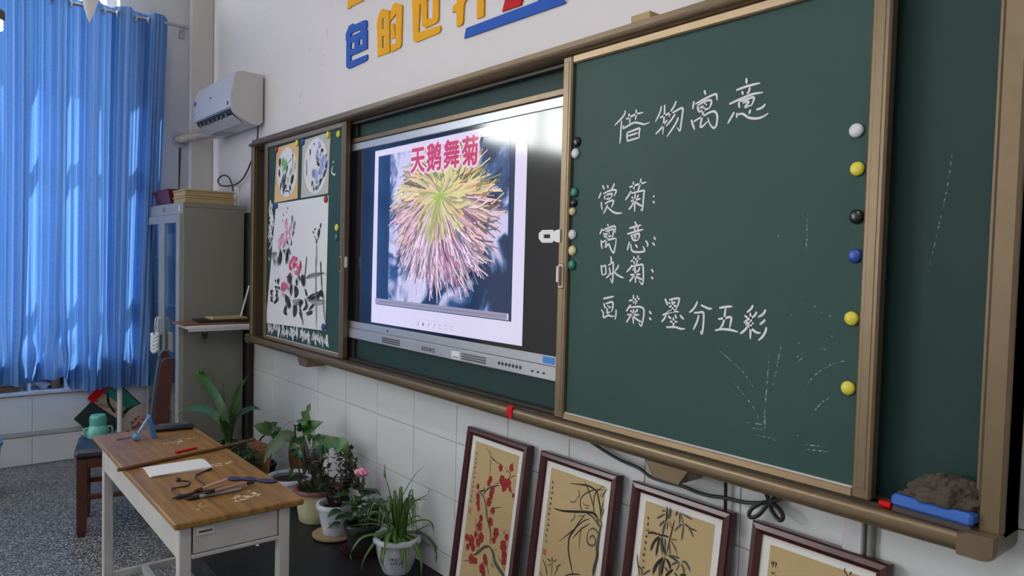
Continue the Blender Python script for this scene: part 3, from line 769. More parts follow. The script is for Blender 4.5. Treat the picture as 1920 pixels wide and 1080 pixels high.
# leaf spines: (width, points) in metres
SPIDER_LEAVES = [(.016,[(-2.685,-.142,.290),(-2.693,-.156,.372),(-2.701,-.169,.458),(-2.710,-.184,.525),(-2.710,-.184,.582)]),
 (.014,[(-2.678,-.130,.294),(-2.676,-.128,.390),(-2.663,-.105,.461),(-2.640,-.066,.536),(-2.622,-.036,.564)]),
 (.016,[(-2.675,-.126,.294),(-2.669,-.116,.370),(-2.646,-.076,.407),(-2.617,-.028,.435),(-2.612,-.019,.466)]),
 (.012,[(-2.675,-.126,.294),(-2.664,-.107,.351),(-2.646,-.076,.403),(-2.629,-.048,.416),(-2.612,-.019,.416)]),
 (.011,[(-2.678,-.130,.294),(-2.670,-.117,.351),(-2.666,-.110,.394),(-2.663,-.106,.427)]),
 (.014,[(-2.683,-.138,.294),(-2.687,-.146,.362),(-2.688,-.148,.410),(-2.689,-.149,.446)]),
 (.012,[(-2.681,-.136,.294),(-2.680,-.134,.361),(-2.681,-.136,.443)]),
 (.013,[(-2.675,-.126,.284),(-2.654,-.091,.326),(-2.635,-.059,.342),(-2.625,-.042,.310),(-2.621,-.035,.278)]),
 (.014,[(-2.675,-.126,.284),(-2.649,-.082,.312),(-2.621,-.034,.324),(-2.596,-.012,.311),(-2.583,-.012,.276)]),
 (.013,[(-2.673,-.122,.279),(-2.644,-.074,.273),(-2.616,-.025,.300),(-2.596,-.012,.313)]),
 (.012,[(-2.675,-.126,.275),(-2.621,-.066,.278),(-2.583,-.034,.254),(-2.562,-.014,.228),(-2.547,-.012,.218)]),
 (.014,[(-2.675,-.126,.275),(-2.614,-.054,.268),(-2.576,-.021,.234),(-2.559,-.012,.189),(-2.558,-.012,.151)]),
 (.017,[(-2.678,-.130,.270),(-2.609,-.112,.264),(-2.549,-.110,.226),(-2.521,-.111,.181),(-2.521,-.111,.134)]),
 (.016,[(-2.680,-.134,.270),(-2.606,-.140,.253),(-2.551,-.162,.220),(-2.554,-.166,.135)]),
 (.014,[(-2.682,-.138,.271),(-2.618,-.160,.258),(-2.562,-.179,.221),(-2.561,-.178,.170)]),
 (.016,[(-2.687,-.146,.271),(-2.658,-.195,.267),(-2.623,-.235,.232),(-2.604,-.250,.196),(-2.592,-.230,.140)]),
 (.015,[(-2.687,-.146,.276),(-2.641,-.200,.293),(-2.597,-.240,.274),(-2.600,-.245,.224)]),
 (.016,[(-2.690,-.150,.276),(-2.706,-.210,.255),(-2.713,-.252,.211),(-2.719,-.279,.164),(-2.721,-.282,.133)]),
 (.016,[(-2.690,-.150,.281),(-2.714,-.216,.274),(-2.733,-.274,.266),(-2.740,-.310,.230),(-2.745,-.322,.194),(-2.741,-.315,.154)]),
 (.011,[(-2.690,-.150,.285),(-2.725,-.211,.312),(-2.754,-.258,.316),(-2.791,-.321,.309)]),
 (.012,[(-2.692,-.155,.295),(-2.716,-.195,.321),(-2.742,-.239,.336),(-2.769,-.284,.332)]),
 (.012,[(-2.692,-.155,.295),(-2.726,-.212,.369),(-2.749,-.251,.332),(-2.760,-.270,.276)]),
 (.013,[(-2.692,-.155,.305),(-2.717,-.196,.378),(-2.733,-.224,.415),(-2.750,-.252,.413)]),
 (.014,[(-2.690,-.151,.305),(-2.707,-.180,.363),(-2.717,-.196,.392),(-2.722,-.204,.402)]),
 (.013,[(-2.687,-.147,.304),(-2.695,-.160,.372),(-2.698,-.165,.425)]),
 (.014,[(-2.685,-.142,.295),(-2.632,-.184,.283),(-2.577,-.205,.277),(-2.586,-.221,.283)])]
STRAP_LEAVES = [(.075,[(-4.368,-.300,.321),(-4.394,-.310,.438),(-4.489,-.320,.558),(-4.676,-.330,.640),(-4.818,-.340,.691),(-4.763,-.350,.723),(-4.615,-.360,.757)]),
 (.050,[(-4.368,-.300,.321),(-4.544,-.275,.451),(-4.725,-.250,.510),(-4.867,-.225,.572),(-4.929,-.200,.645)]),
 (.035,[(-4.368,-.300,.321),(-4.463,-.287,.422),(-4.552,-.275,.542),(-4.611,-.263,.615),(-4.606,-.250,.676)]),
 (.070,[(-4.360,-.300,.323),(-4.405,-.280,.414),(-4.402,-.260,.530),(-4.360,-.240,.661),(-4.281,-.220,.747)]),
 (.070,[(-4.368,-.300,.321),(-4.335,-.333,.426),(-4.366,-.367,.495),(-4.482,-.400,.523),(-4.605,-.433,.514),(-4.671,-.467,.492),(-4.740,-.500,.454)]),
 (.055,[(-4.360,-.300,.323),(-4.361,-.290,.415),(-4.264,-.280,.513),(-4.122,-.270,.576),(-4.044,-.260,.593),(-4.002,-.250,.589)]),
 (.060,[(-4.368,-.300,.321),(-4.275,-.340,.439),(-4.244,-.380,.502),(-4.171,-.420,.546)]),
 (.050,[(-4.368,-.300,.321),(-4.358,-.300,.435),(-4.400,-.300,.517),(-4.429,-.300,.575)])]
# (width, lobed, points)
BROAD_LEAVES = [(.130,1,[(-3.532,-.200,.573),(-3.530,-.193,.603),(-3.510,-.187,.658),(-3.491,-.180,.709)]),
 (.110,0,[(-3.544,-.200,.562),(-3.510,-.180,.574),(-3.471,-.160,.595),(-3.427,-.140,.619)]),
 (.060,0,[(-3.538,-.200,.566),(-3.496,-.240,.595),(-3.469,-.280,.613)]),
 (.100,0,[(-3.591,-.220,.522),(-3.622,-.255,.518),(-3.640,-.290,.485),(-3.657,-.325,.445),(-3.645,-.360,.385)]),
 (.050,0,[(-3.574,-.200,.499),(-3.568,-.240,.509),(-3.587,-.280,.509)]),
 (.120,1,[(-3.404,-.200,.518),(-3.334,-.184,.513),(-3.258,-.168,.544),(-3.173,-.152,.548),(-3.151,-.136,.505),(-3.119,-.120,.452)]),
 (.070,0,[(-3.461,-.180,.533),(-3.421,-.155,.533),(-3.348,-.130,.534),(-3.246,-.105,.533),(-3.241,-.080,.490)]),
 (.100,0,[(-3.404,-.200,.543),(-3.390,-.180,.533),(-3.364,-.160,.530)]),
 (.090,0,[(-3.368,-.200,.510),(-3.323,-.210,.492),(-3.266,-.220,.462)]),
 (.070,0,[(-3.463,-.200,.515),(-3.440,-.200,.540),(-3.405,-.200,.560)]),
 (.080,0,[(-3.534,-.220,.528),(-3.526,-.210,.508),(-3.511,-.200,.484)]),
 (.080,0,[(-3.593,-.240,.477),(-3.553,-.230,.477),(-3.513,-.220,.466)]),
 (.070,0,[(-3.541,-.240,.463),(-3.491,-.240,.454),(-3.540,-.240,.417)]),
 (.060,0,[(-3.513,-.220,.466),(-3.477,-.230,.455),(-3.430,-.240,.447)]),
 (.080,0,[(-3.390,-.200,.460),(-3.367,-.210,.442),(-3.390,-.220,.413)]),
 (.050,0,[(-3.551,-.250,.323),(-3.551,-.250,.348),(-3.514,-.250,.378)]),
 (.060,0,[(-3.544,-.260,.465),(-3.542,-.250,.454),(-3.541,-.240,.447)])]
SMALL_LEAVES = [(.120,[(-4.083,-.150,.445),(-4.074,-.200,.465),(-4.102,-.250,.483)]),
 (.060,[(-4.083,-.150,.445),(-4.184,-.135,.453),(-4.279,-.120,.459)]),
 (.080,[(-4.083,-.150,.451),(-4.092,-.135,.471),(-4.078,-.120,.486)]),
 (.050,[(-4.067,-.150,.442),(-4.057,-.125,.453),(-4.053,-.100,.453)]),
 (.060,[(-4.052,-.150,.428),(-3.987,-.135,.440),(-3.941,-.120,.459)]),
 (.050,[(-4.067,-.150,.437),(-3.973,-.175,.431),(-3.881,-.200,.437)]),
 (.080,[(-4.083,-.150,.442),(-4.182,-.165,.433),(-4.238,-.180,.460)])]
BROAD_STEMS = [[(-3.529,-.190,.333),(-3.521,-.195,.440),(-3.532,-.200,.573)],
 [(-3.480,-.190,.345),(-3.472,-.195,.451),(-3.512,-.200,.520)],
 [(-3.456,-.190,.351),(-3.413,-.195,.464),(-3.404,-.200,.543)],
 [(-3.541,-.190,.335),(-3.559,-.200,.432),(-3.608,-.210,.517),(-3.582,-.220,.576)],
 [(-3.517,-.190,.342),(-3.534,-.205,.418),(-3.488,-.220,.461)],
 [(-3.432,-.190,.362),(-3.401,-.195,.447),(-3.404,-.200,.518)],
 [(-3.578,-.190,.321),(-3.604,-.210,.402),(-3.562,-.230,.576)],
 [(-3.409,-.190,.373),(-3.308,-.190,.457),(-3.427,-.190,.542)]]


# ------------------------------------------------------------------ materials
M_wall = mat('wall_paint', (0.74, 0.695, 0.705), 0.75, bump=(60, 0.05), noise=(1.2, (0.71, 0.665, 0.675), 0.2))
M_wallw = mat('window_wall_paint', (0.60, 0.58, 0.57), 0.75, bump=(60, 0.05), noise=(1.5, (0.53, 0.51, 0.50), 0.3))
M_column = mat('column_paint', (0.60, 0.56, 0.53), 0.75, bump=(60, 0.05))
M_ceil = mat('ceiling_paint', (0.78, 0.77, 0.76), 0.9)
M_tile = mat('glazed_tile', (0.66, 0.675, 0.68), 0.22, noise=(3, (0.62, 0.64, 0.65), 0.2), spec=0.4)
M_grout = mat('grout', (0.30, 0.30, 0.30), 0.9)
M_border = mat('grey_border_tile', (0.38, 0.39, 0.39), 0.4)
M_daisblk = mat('black_platform_paint', (0.010, 0.010, 0.011), 0.45, noise=(9, (0.022, 0.022, 0.023), 0.3), bump=(40, 0.08), spec=0.3)
def terrazzo():
    M_ = bpy.data.materials.new('terrazzo'); M_.use_nodes = True; nt = M_.node_tree; b = nt.nodes['Principled BSDF']
    tc = nt.nodes.new('ShaderNodeTexCoord'); v = nt.nodes.new('ShaderNodeTexVoronoi'); v.inputs['Scale'].default_value = 165; v.inputs['Randomness'].default_value = 1
    nt.links.new(tc.outputs['Object'], v.inputs['Vector'])
    sep = nt.nodes.new('ShaderNodeSeparateColor'); nt.links.new(v.outputs['Color'], sep.inputs['Color'])
    r = nt.nodes.new('ShaderNodeValToRGB'); e = r.color_ramp.elements
    e[0].position = 0.0; e[0].color = (0.035, 0.037, 0.037, 1); e[1].position = 1.0; e[1].color = (0.55, 0.54, 0.52, 1)
    for p, c in ((0.35, 0.06), (0.6, 0.14), (0.8, 0.27)):
        q = e.new(p); q.color = (c, c*1.02, c*1.02, 1)
    nt.links.new(sep.outputs['Red'], r.inputs['Fac']); nt.links.new(r.outputs['Color'], b.inputs['Base Color'])
    b.inputs['Roughness'].default_value = 0.45
    return M_
M_floor = terrazzo()
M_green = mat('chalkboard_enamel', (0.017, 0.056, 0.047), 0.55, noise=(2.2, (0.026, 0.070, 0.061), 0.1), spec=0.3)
M_green_shaded = mat('shaded_chalkboard_enamel', (0.014, 0.042, 0.038), 0.55, noise=(2.2, (0.019, 0.050, 0.046), 0.1), spec=0.25)  # chalkboard enamel darkened to carry the shade on the recessed board
M_bronze = mat('bronze_aluminium', (0.190, 0.135, 0.080), 0.34, 0.55, noise=(30, (0.215, 0.155, 0.095), 0.1))
M_bronzed = mat('dark_bronze_track', (0.045, 0.038, 0.03), 0.5, 0.3)
M_champ = mat('champagne_strip', (0.40, 0.29, 0.18), 0.28, 0.6)
M_silver = mat('silver_bezel', (0.42, 0.43, 0.47), 0.38, 0.45)
M_silverl = mat('brushed_bezel', (0.50, 0.51, 0.55), 0.32, 0.5)
M_black = mat('black_plastic', (0.012, 0.012, 0.014), 0.35)
M_rubber = mat('black_rubber_cable', (0.012, 0.012, 0.013), 0.5)
M_white = mat('white_plastic', (0.75, 0.74, 0.74), 0.4)
M_offw = mat('aged_white_plastic', (0.56, 0.55, 0.57), 0.42)
M_acfront = mat('air_conditioner_front', (0.58, 0.60, 0.70), 0.25, spec=0.6)
M_acend = mat('air_conditioner_end', (0.62, 0.59, 0.58), 0.35)
M_chalk = mat('chalk', (0.72, 0.71, 0.75), 0.95)
def chalk_faint():
    M_ = bpy.data.materials.new('worn_chalk'); M_.use_nodes = True; nt = M_.node_tree; b = nt.nodes['Principled BSDF']
    b.inputs['Base Color'].default_value = (0.45, 0.55, 0.53, 1); b.inputs['Roughness'].default_value = 0.95
    tc = nt.nodes.new('ShaderNodeTexCoord'); n = nt.nodes.new('ShaderNodeTexNoise'); n.inputs['Scale'].default_value = 130; n.inputs['Detail'].default_value = 3
    nt.links.new(tc.outputs['Object'], n.inputs['Vector'])
    r = nt.nodes.new('ShaderNodeMapRange'); r.inputs[1].default_value = 0.45; r.inputs[2].default_value = 0.62; r.inputs[4].default_value = 0.55
    nt.links.new(n.outputs['Fac'], r.inputs[0]); nt.links.new(r.outputs[0], b.inputs['Alpha'])
    return M_
M_faint = chalk_faint()
M_paper = mat('drawing_paper', (0.72, 0.72, 0.76), 0.85)
M_cardo = mat('orange_card', (0.70, 0.46, 0.22), 0.8)
M_cardg = mat('grey_card', (0.50, 0.49, 0.47), 0.8)
M_ink = attr_mat('ink_and_paint', 0.85)
M_scr = attr_mat('screen_pixels', 0.10, True, 0.88)
M_blue = mat('blue_letter_foam', srgb(34, 88, 182), 0.6, spec=0.2)
M_yellow = mat('yellow_letter_foam', srgb(236, 168, 4), 0.6, spec=0.2)
M_red = mat('red_letter_foam', srgb(196, 12, 22), 0.6, spec=0.2)
M_cab = mat('cabinet_steel', (0.245, 0.240, 0.210), 0.45, noise=(2, (0.22, 0.215, 0.19), 0.2))
M_cabf = mat('cabinet_front_steel', (0.33, 0.33, 0.32), 0.42)
M_desk_st = mat('desk_grey_paint', (0.48, 0.48, 0.47), 0.5, noise=(14, (0.40, 0.40, 0.385), 0.35))
def desk_wood():
    M_ = bpy.data.materials.new('worn_desk_wood'); M_.use_nodes = True; nt = M_.node_tree; b = nt.nodes['Principled BSDF']
    tc = nt.nodes.new('ShaderNodeTexCoord'); mp = nt.nodes.new('ShaderNodeMapping'); mp.inputs['Scale'].default_value = (3, 40, 10)
    nt.links.new(tc.outputs['Object'], mp.inputs['Vector'])
    n = nt.nodes.new('ShaderNodeTexNoise'); n.inputs['Scale'].default_value = 1.6; n.inputs['Detail'].default_value = 8; nt.links.new(mp.outputs[0], n.inputs['Vector'])
    r = nt.nodes.new('ShaderNodeValToRGB'); e = r.color_ramp.elements; e[0].position = 0.3; e[0].color = (0.16, 0.078, 0.018, 1); e[1].position = 0.72; e[1].color = (0.34, 0.178, 0.046, 1)
    nt.links.new(n.outputs['Fac'], r.inputs['Fac'])
    n2 = nt.nodes.new('ShaderNodeTexNoise'); n2.inputs['Scale'].default_value = 4.5; n2.inputs['Detail'].default_value = 10; n2.inputs['Roughness'].default_value = 0.75
    nt.links.new(tc.outputs['Object'], n2.inputs['Vector'])
    r2 = nt.nodes.new('ShaderNodeValToRGB'); e = r2.color_ramp.elements; e[0].position = 0.60; e[0].color = (0, 0, 0, 1); e[1].position = 0.72; e[1].color = (0.8, 0.8, 0.8, 1)
    nt.links.new(n2.outputs['Fac'], r2.inputs['Fac'])
    mx = nt.nodes.new('ShaderNodeMix'); mx.data_type = 'RGBA'; mx.inputs[7].default_value = (0.11, 0.055, 0.02, 1)
    nt.links.new(r2.outputs['Color'], mx.inputs[0]); nt.links.new(r.outputs['Color'], mx.inputs[6]); nt.links.new(mx.outputs[2], b.inputs['Base Color'])
    b.inputs['Roughness'].default_value = 0.38
    return M_
M_wood = desk_wood()
M_woodedge = mat('dark_wood_strip', (0.13, 0.05, 0.014), 0.45)
M_scratch = mat('bare_wood_scratches', (0.62, 0.48, 0.30), 0.8)
M_chairw = mat('red_brown_wood', (0.060, 0.014, 0.008), 0.35, noise=(8, (0.085, 0.021, 0.012), 0.2))
M_seat = mat('dark_blue_leatherette', (0.018, 0.024, 0.040), 0.45)
M_backpad = mat('grey_blue_leatherette', (0.050, 0.058, 0.085), 0.45)
M_teal = mat('teal_plastic', (0.10, 0.42, 0.36), 0.35)
M_teal2 = mat('light_teal_plastic', (0.16, 0.50, 0.44), 0.3)
M_frame = mat('maroon_lacquer', (0.050, 0.007, 0.010), 0.28, noise=(6, (0.065, 0.010, 0.013), 0.2), spec=0.6)
M_matb = mat('white_mount', (0.66, 0.64, 0.62), 0.8)
M_silk = mat('tan_painting_silk', (0.47, 0.345, 0.175), 0.8, noise=(3, (0.42, 0.30, 0.145), 0.1))
M_leafd = mat('dark_leaf', (0.016, 0.050, 0.012), 0.35, noise=(20, (0.024, 0.070, 0.016), 0.2))
M_leafm = mat('mid_green_leaf', (0.026, 0.088, 0.014), 0.38, noise=(20, (0.055, 0.15, 0.028), 0.2))
M_leaflt = mat('pale_stripe_leaf', (0.16, 0.25, 0.075), 0.4)
M_leafy = mat('bright_leaf', (0.045, 0.115, 0.016), 0.4, noise=(25, (0.055, 0.13, 0.02), 0.2))
M_stem = mat('stem', (0.03, 0.045, 0.015), 0.6)
M_twig = mat('brown_twig', (0.055, 0.022, 0.014), 0.7)
M_soil = mat('potting_soil', (0.016, 0.011, 0.008), 0.95, bump=(80, 0.6))
M_potw = mat('white_glazed_pot', (0.56, 0.59, 0.66), 0.25, spec=0.6)
M_potc = mat('cream_plastic_pot', (0.50, 0.47, 0.30), 0.4)
M_potrim = mat('dusty_pink_rim', (0.20, 0.065, 0.07), 0.4)
M_potd = mat('dark_pot', (0.022, 0.021, 0.023), 0.4)
M_print = mat('blue_black_print', (0.03, 0.035, 0.07), 0.6)
M_pink = mat('pink_petals', (0.80, 0.36, 0.52), 0.6)
M_saucer = mat('clay_saucer', (0.33, 0.24, 0.14), 0.7)
M_board = mat('plywood', (0.23, 0.10, 0.035), 0.6, noise=(5, (0.17, 0.07, 0.025), 0.3))
M_carton = mat('cardboard', (0.44, 0.32, 0.16), 0.8)
M_cartonl = mat('pale_card_box', (0.52, 0.45, 0.38), 0.8)
M_redpl = mat('red_plastic_pot', (0.14, 0.014, 0.012), 0.4)
M_dkbrown = mat('dark_brown_surface', (0.018, 0.014, 0.011), 0.5)
M_grey = mat('grey_plastic', (0.22, 0.215, 0.21), 0.5)
M_dgrey = mat('dark_grey_plastic', (0.06, 0.06, 0.062), 0.5)
M_hose = mat('wrapped_hose_tape', (0.42, 0.39, 0.36), 0.7)
M_rod = mat('curtain_rod_steel', (0.40, 0.40, 0.42), 0.3, 0.6)
M_chrome = mat('grommet_steel', (0.72, 0.72, 0.76), 0.25, 0.5)
M_felt = mat('brown_rag', (0.060, 0.048, 0.036), 0.95, bump=(70, 0.6), noise=(12, (0.085, 0.068, 0.052), 0.2))
M_erblue = mat('blue_eraser_shell', (0.035, 0.13, 0.48), 0.4)
M_erfelt = mat('grey_felt', (0.07, 0.055, 0.055), 0.95)
M_alu = mat('aluminium_window_frame', (0.55, 0.56, 0.57), 0.4, 0.5)
def glass_mat(name, shine):
    M_ = bpy.data.materials.new(name); M_.use_nodes = True; nt = M_.node_tree
    out = nt.nodes['Material Output']; nt.nodes.remove(nt.nodes['Principled BSDF'])
    a = nt.nodes.new('ShaderNodeBsdfTransparent'); a.inputs[0].default_value = (0.92, 0.95, 0.95, 1)
    g = nt.nodes.new('ShaderNodeBsdfGlossy'); g.inputs['Roughness'].default_value = 0.05
    mx = nt.nodes.new('ShaderNodeMixShader'); mx.inputs[0].default_value = shine
    nt.links.new(a.outputs[0], mx.inputs[1]); nt.links.new(g.outputs[0], mx.inputs[2]); nt.links.new(mx.outputs[0], out.inputs[0])
    return M_
M_glass = glass_mat('window_glass', 0.06); M_cabglass = glass_mat('cabinet_glass', 0.30)
def curtain_mat():
    M_ = bpy.data.materials.new('blue_curtain_fabric'); M_.use_nodes = True; nt = M_.node_tree
    out = nt.nodes['Material Output']; nt.nodes.remove(nt.nodes['Principled BSDF'])
    tc = nt.nodes.new('ShaderNodeTexCoord'); mp = nt.nodes.new('ShaderNodeMapping'); mp.inputs['Scale'].default_value = (1, 30, 300)
    nt.links.new(tc.outputs['Object'], mp.inputs['Vector'])
    n = nt.nodes.new('ShaderNodeTexNoise'); n.inputs['Scale'].default_value = 1.0; nt.links.new(mp.outputs[0], n.inputs['Vector'])
    r = nt.nodes.new('ShaderNodeValToRGB'); e = r.color_ramp.elements; e[0].position = 0.35; e[0].color = (0.060, 0.17, 0.43, 1); e[1].position = 0.65; e[1].color = (0.080, 0.21, 0.50, 1)
    nt.links.new(n.outputs['Fac'], r.inputs['Fac'])
    uv = nt.nodes.new('ShaderNodeUVMap'); uv.uv_map = 'cloth'; sx = nt.nodes.new('ShaderNodeSeparateXYZ'); nt.links.new(uv.outputs[0], sx.inputs[0])
    fr = nt.nodes.new('ShaderNodeMath'); fr.operation = 'FRACT'; nt.links.new(sx.outputs[0], fr.inputs[0])
    rs = nt.nodes.new('ShaderNodeValToRGB'); e = rs.color_ramp.elements; e[0].position = 0.0; e[0].color = (1, 1, 1, 1); e[1].position = 0.10; e[1].color = (0, 0, 0, 1)   # woven satin stripes
    for p_, c_ in ((0.13, .25), (0.30, 0), (0.45, .12), (0.55, 0)): q_ = e.new(p_); q_.color = (c_, c_, c_, 1)
    nt.links.new(fr.outputs[0], rs.inputs[0])
    mx = nt.nodes.new('ShaderNodeMix'); mx.data_type = 'RGBA'; mx.inputs[7].default_value = (0.30, 0.46, 0.72, 1); nt.links.new(rs.outputs[0], mx.inputs[0]); nt.links.new(r.outputs[0], mx.inputs[6])
    d = nt.nodes.new('ShaderNodeBsdfDiffuse'); nt.links.new(mx.outputs[2], d.inputs[0])
    t = nt.nodes.new('ShaderNodeBsdfTranslucent'); nt.links.new(mx.outputs[2], t.inputs[0])
    g = nt.nodes.new('ShaderNodeBsdfGlossy'); g.inputs[0].default_value = (0.7, 0.8, 1, 1); g.inputs['Roughness'].default_value = 0.45
    m1 = nt.nodes.new('ShaderNodeMixShader'); m1.inputs[0].default_value = 0.11; nt.links.new(d.outputs[0], m1.inputs[1]); nt.links.new(t.outputs[0], m1.inputs[2])
    m2 = nt.nodes.new('ShaderNodeMixShader'); m2.inputs[0].default_value = 0.08; nt.links.new(m1.outputs[0], m2.inputs[1]); nt.links.new(g.outputs[0], m2.inputs[2])
    nt.links.new(m2.outputs[0], out.inputs[0])
    return M_
M_curt = curtain_mat()
def cloud_mat():
    """the photographed clouds shown on the screen"""
    M_ = bpy.data.materials.new('screen_clouds'); M_.use_nodes = True; nt = M_.node_tree; b = nt.nodes['Principled BSDF']
    b.inputs['Base Color'].default_value = (0.004, 0.004, 0.005, 1); b.inputs['Specular IOR Level'].default_value = 0.95; b.inputs['Roughness'].default_value = 0.10
    tc = nt.nodes.new('ShaderNodeTexCoord'); n = nt.nodes.new('ShaderNodeTexNoise'); n.inputs['Scale'].default_value = 5.2; n.inputs['Detail'].default_value = 5; n.inputs['Distortion'].default_value = 0.6
    nt.links.new(tc.outputs['Object'], n.inputs['Vector'])
    r = nt.nodes.new('ShaderNodeValToRGB'); e = r.color_ramp.elements
    e[0].position = 0.44; e[0].color = (*srgb(30, 48, 84), 1); e[1].position = 0.58; e[1].color = (*srgb(205, 200, 236), 1)
    q = e.new(0.49); q.color = (*srgb(60, 92, 140), 1)
    nt.links.new(n.outputs['Fac'], r.inputs['Fac']); nt.links.new(r.outputs[0], b.inputs['Emission Color']); b.inputs['Emission Strength'].default_value = 0.88
    return M_
M_cloud = cloud_mat()

# ------------------------------------------------------------------ the room
XL, XR, YB, H = -5.79, 2.6, -9.2, 3.62          # window wall, far right wall, wall behind the camera, ceiling
DAIS = 0.11
struct('floor', MB().box(XL-.24, XR, YB, 0.24, -.1, 0), M_floor)
struct('ceiling', MB().box(XL-.24, XR+.2, YB-.2, 0.24, H, H+.1), M_ceil)
wall_back = struct('wall_back', MB().box(XL-.24, XR+.2, 0.006, 0.24, 0, H), [M_wall])
obj('tile_bed', MB().box(XL, XR, 0.002, 0.01, 0, 1.190), M_grout, wall_back)
# glazed wall tiles below the board, one by one
TW, TH = 0.336, 0.247
def tile_mesh(name, w, h, horiz='x'):
    b = MB()
    if horiz == 'x': b.box(-w/2, w/2, -0.006, 0.004, -h/2, h/2, 0.0015)
    else: b.box(-0.004, 0.006, -w/2, w/2, -h/2, h/2, 0.0015)
    o = obj(name, b, M_tile); me = o.data; bpy.data.objects.remove(o); return me
def put_tile(me, parent, loc, name='wall_tile'):
    o = bpy.data.objects.new(name, me); C.objects.link(o); o.parent = parent; o.location = loc
full = tile_mesh('wall_tile', TW-.0025, TH-.0025); low = tile_mesh('wall_tile_cut', TW-.0025, 0.096)
for i in range(-14, 5):
    x = -1.092 + i*TW + TW/2
    if x-TW/2 < XL-.01 or x > 0.8: continue
    for j in range(4): put_tile(full, wall_back, (x, 0, 0.209+TH*(j+.5)))
    put_tile(low, wall_back, (x, 0, 0.159))
# window wall: brick pier, sill zone with open niches, two window openings
wl = MB(); T0, T1 = XL-.24, XL
wl.box(T0, T1, YB-.2, 0.24, 0, 0.50)
for a, b_ in ((-0.955, 0.24), (-1.168, -1.150), (-1.75, -1.73), (YB, -2.40)): wl.box(T0+.03, T1, a, b_, 0.50, 0.72)
wl.box(T0, T0+.03, -2.40, -0.955, 0.50, 0.72)
wl.box(T0, T1, YB-.2, 0.24, 3.38, H); wl.box(T0, T1, -0.62, 0.24, 0.72, 3.38); wl.box(T0, T1, -2.75, -2.55, 0.72, 3.38)
wl.box(T0, T1, -4.5, -2.75, 0.72, 2.62)
for a, b_ in ((-4.9, -4.5), (-7.1, -6.7), (YB-.2, -8.9)): wl.box(T0, T1, a, b_, 0.72, 3.38)
wl.box(T0, T1, -8.9, -4.9, 0.72, 0.9)
wl.box(T0-.02, T1+.075, -2.60, -0.47, 0.70, 0.725, 0.004)
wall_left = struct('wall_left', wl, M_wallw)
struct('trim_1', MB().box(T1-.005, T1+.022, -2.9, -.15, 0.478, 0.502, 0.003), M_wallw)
struct('trim_2', MB().box(T1-.002, T1+.012, -2.9, -.15, 0.196, 0.222, 0.003), M_border)
fy = tile_mesh('wall_tile_y', TW-.0025, TH-.0025, 'y'); fl_ = tile_mesh('wall_tile_y_cut', TW-.0025, 0.19, 'y')
for i in range(-6, 3):
    y = -1.144 + i*TW + TW/2
    put_tile(fy, wall_left, (T1, y, 0.224+TH/2)); put_tile(fl_, wall_left, (T1, y, 0.098))
obj('column', MB().box(T1, T1+.055, -0.155, 0.006, 0, H, 0.006), M_column, wall_left)
st = MB(); st.prism([(T1+.001, -.222, 2.27), (T1+.001, -.205, 2.27), (T1+.001, -.212, 2.05), (T1+.001, -.218, 1.90), (T1+.001, -.226, 1.90), (T1+.001, -.225, 2.1)], (.002, 0, 0))
obj('peeled_streak', st, M_dgrey, wall_left)
struct('wall_right', MB().box(XR, XR+.2, YB-.2, 0.24, 0, H), M_wall)
struct('wall_front', MB().box(XL-.24, XR+.2, YB-.2, YB, 0, H), M_wall)
dais = struct('floor_platform', MB().box(-5.2, XR, -0.775, 0.0, 0, DAIS, 0.004), M_daisblk, 'black painted teaching platform along the board wall')
sp_ = MB()
for x, y in ((-2.75, -.63), (-2.70, -.62), (-3.3, -.52)): sp_.prism([(x-.02, y-.006, DAIS+.0005), (x+.015, y-.008, DAIS+.0005), (x+.02, y+.004, DAIS+.0005), (x-.01, y+.008, DAIS+.0005)], (0, 0, .0012))
obj('paint_fleck', sp_, M_white, dais)
def window(name, y0, y1, z0, z1, cols, transom):
    w = struct(name, MB().box(T0+.06, T0+.12, y0, y0+.06, z0, z1).box(T0+.06, T0+.12, y1-.06, y1, z0, z1).box(T0+.06, T0+.12, y0, y1, z0, z0+.06).box(T0+.06, T0+.12, y0, y1, z1-.06, z1), M_alu)
    b = MB()
    for t in transom: b.box(T0+.06, T0+.12, y0, y1, t-.03, t+.03)
    for i in range(1, cols): yy = y0+(y1-y0)*i/cols; b.box(T0+.07, T0+.11, yy-.03, yy+.03, z0, z1)
    obj('window_bars', b, M_alu, w)
    zs = [z0]+list(transom)+[z1]
    for i in range(cols):
        for a, c in zip(zs, zs[1:]):
            obj('window_pane', MB().box(T0+.088, T0+.092, y0+(y1-y0)*i/cols+.02, y0+(y1-y0)*(i+1)/cols-.02, a+.02, c-.02), M_glass, w)
window('window_1', -2.55, -0.62, 0.72, 3.38, 3, (1.45, 2.40))
window('window_2', -4.5, -2.75, 2.62, 3.38, 2, ())
window('window_3', -6.7, -4.9, 0.9, 3.38, 3, (2.4,))
window('window_4', -8.9, -7.1, 0.9, 3.38, 3, (2.4,))
struct('added_eave', MB().box(T0-.16, T0, -9.4, 0.24, 3.36, 3.44), M_wallw)  # unseen eave added to cap how high the sun reaches on the curtain
struct('added_awning', MB().box(T0-.52, T0-.16, -10.4, -3.55, 3.36, 3.44), M_wallw)  # unseen deeper awning added to keep direct sun off the floor

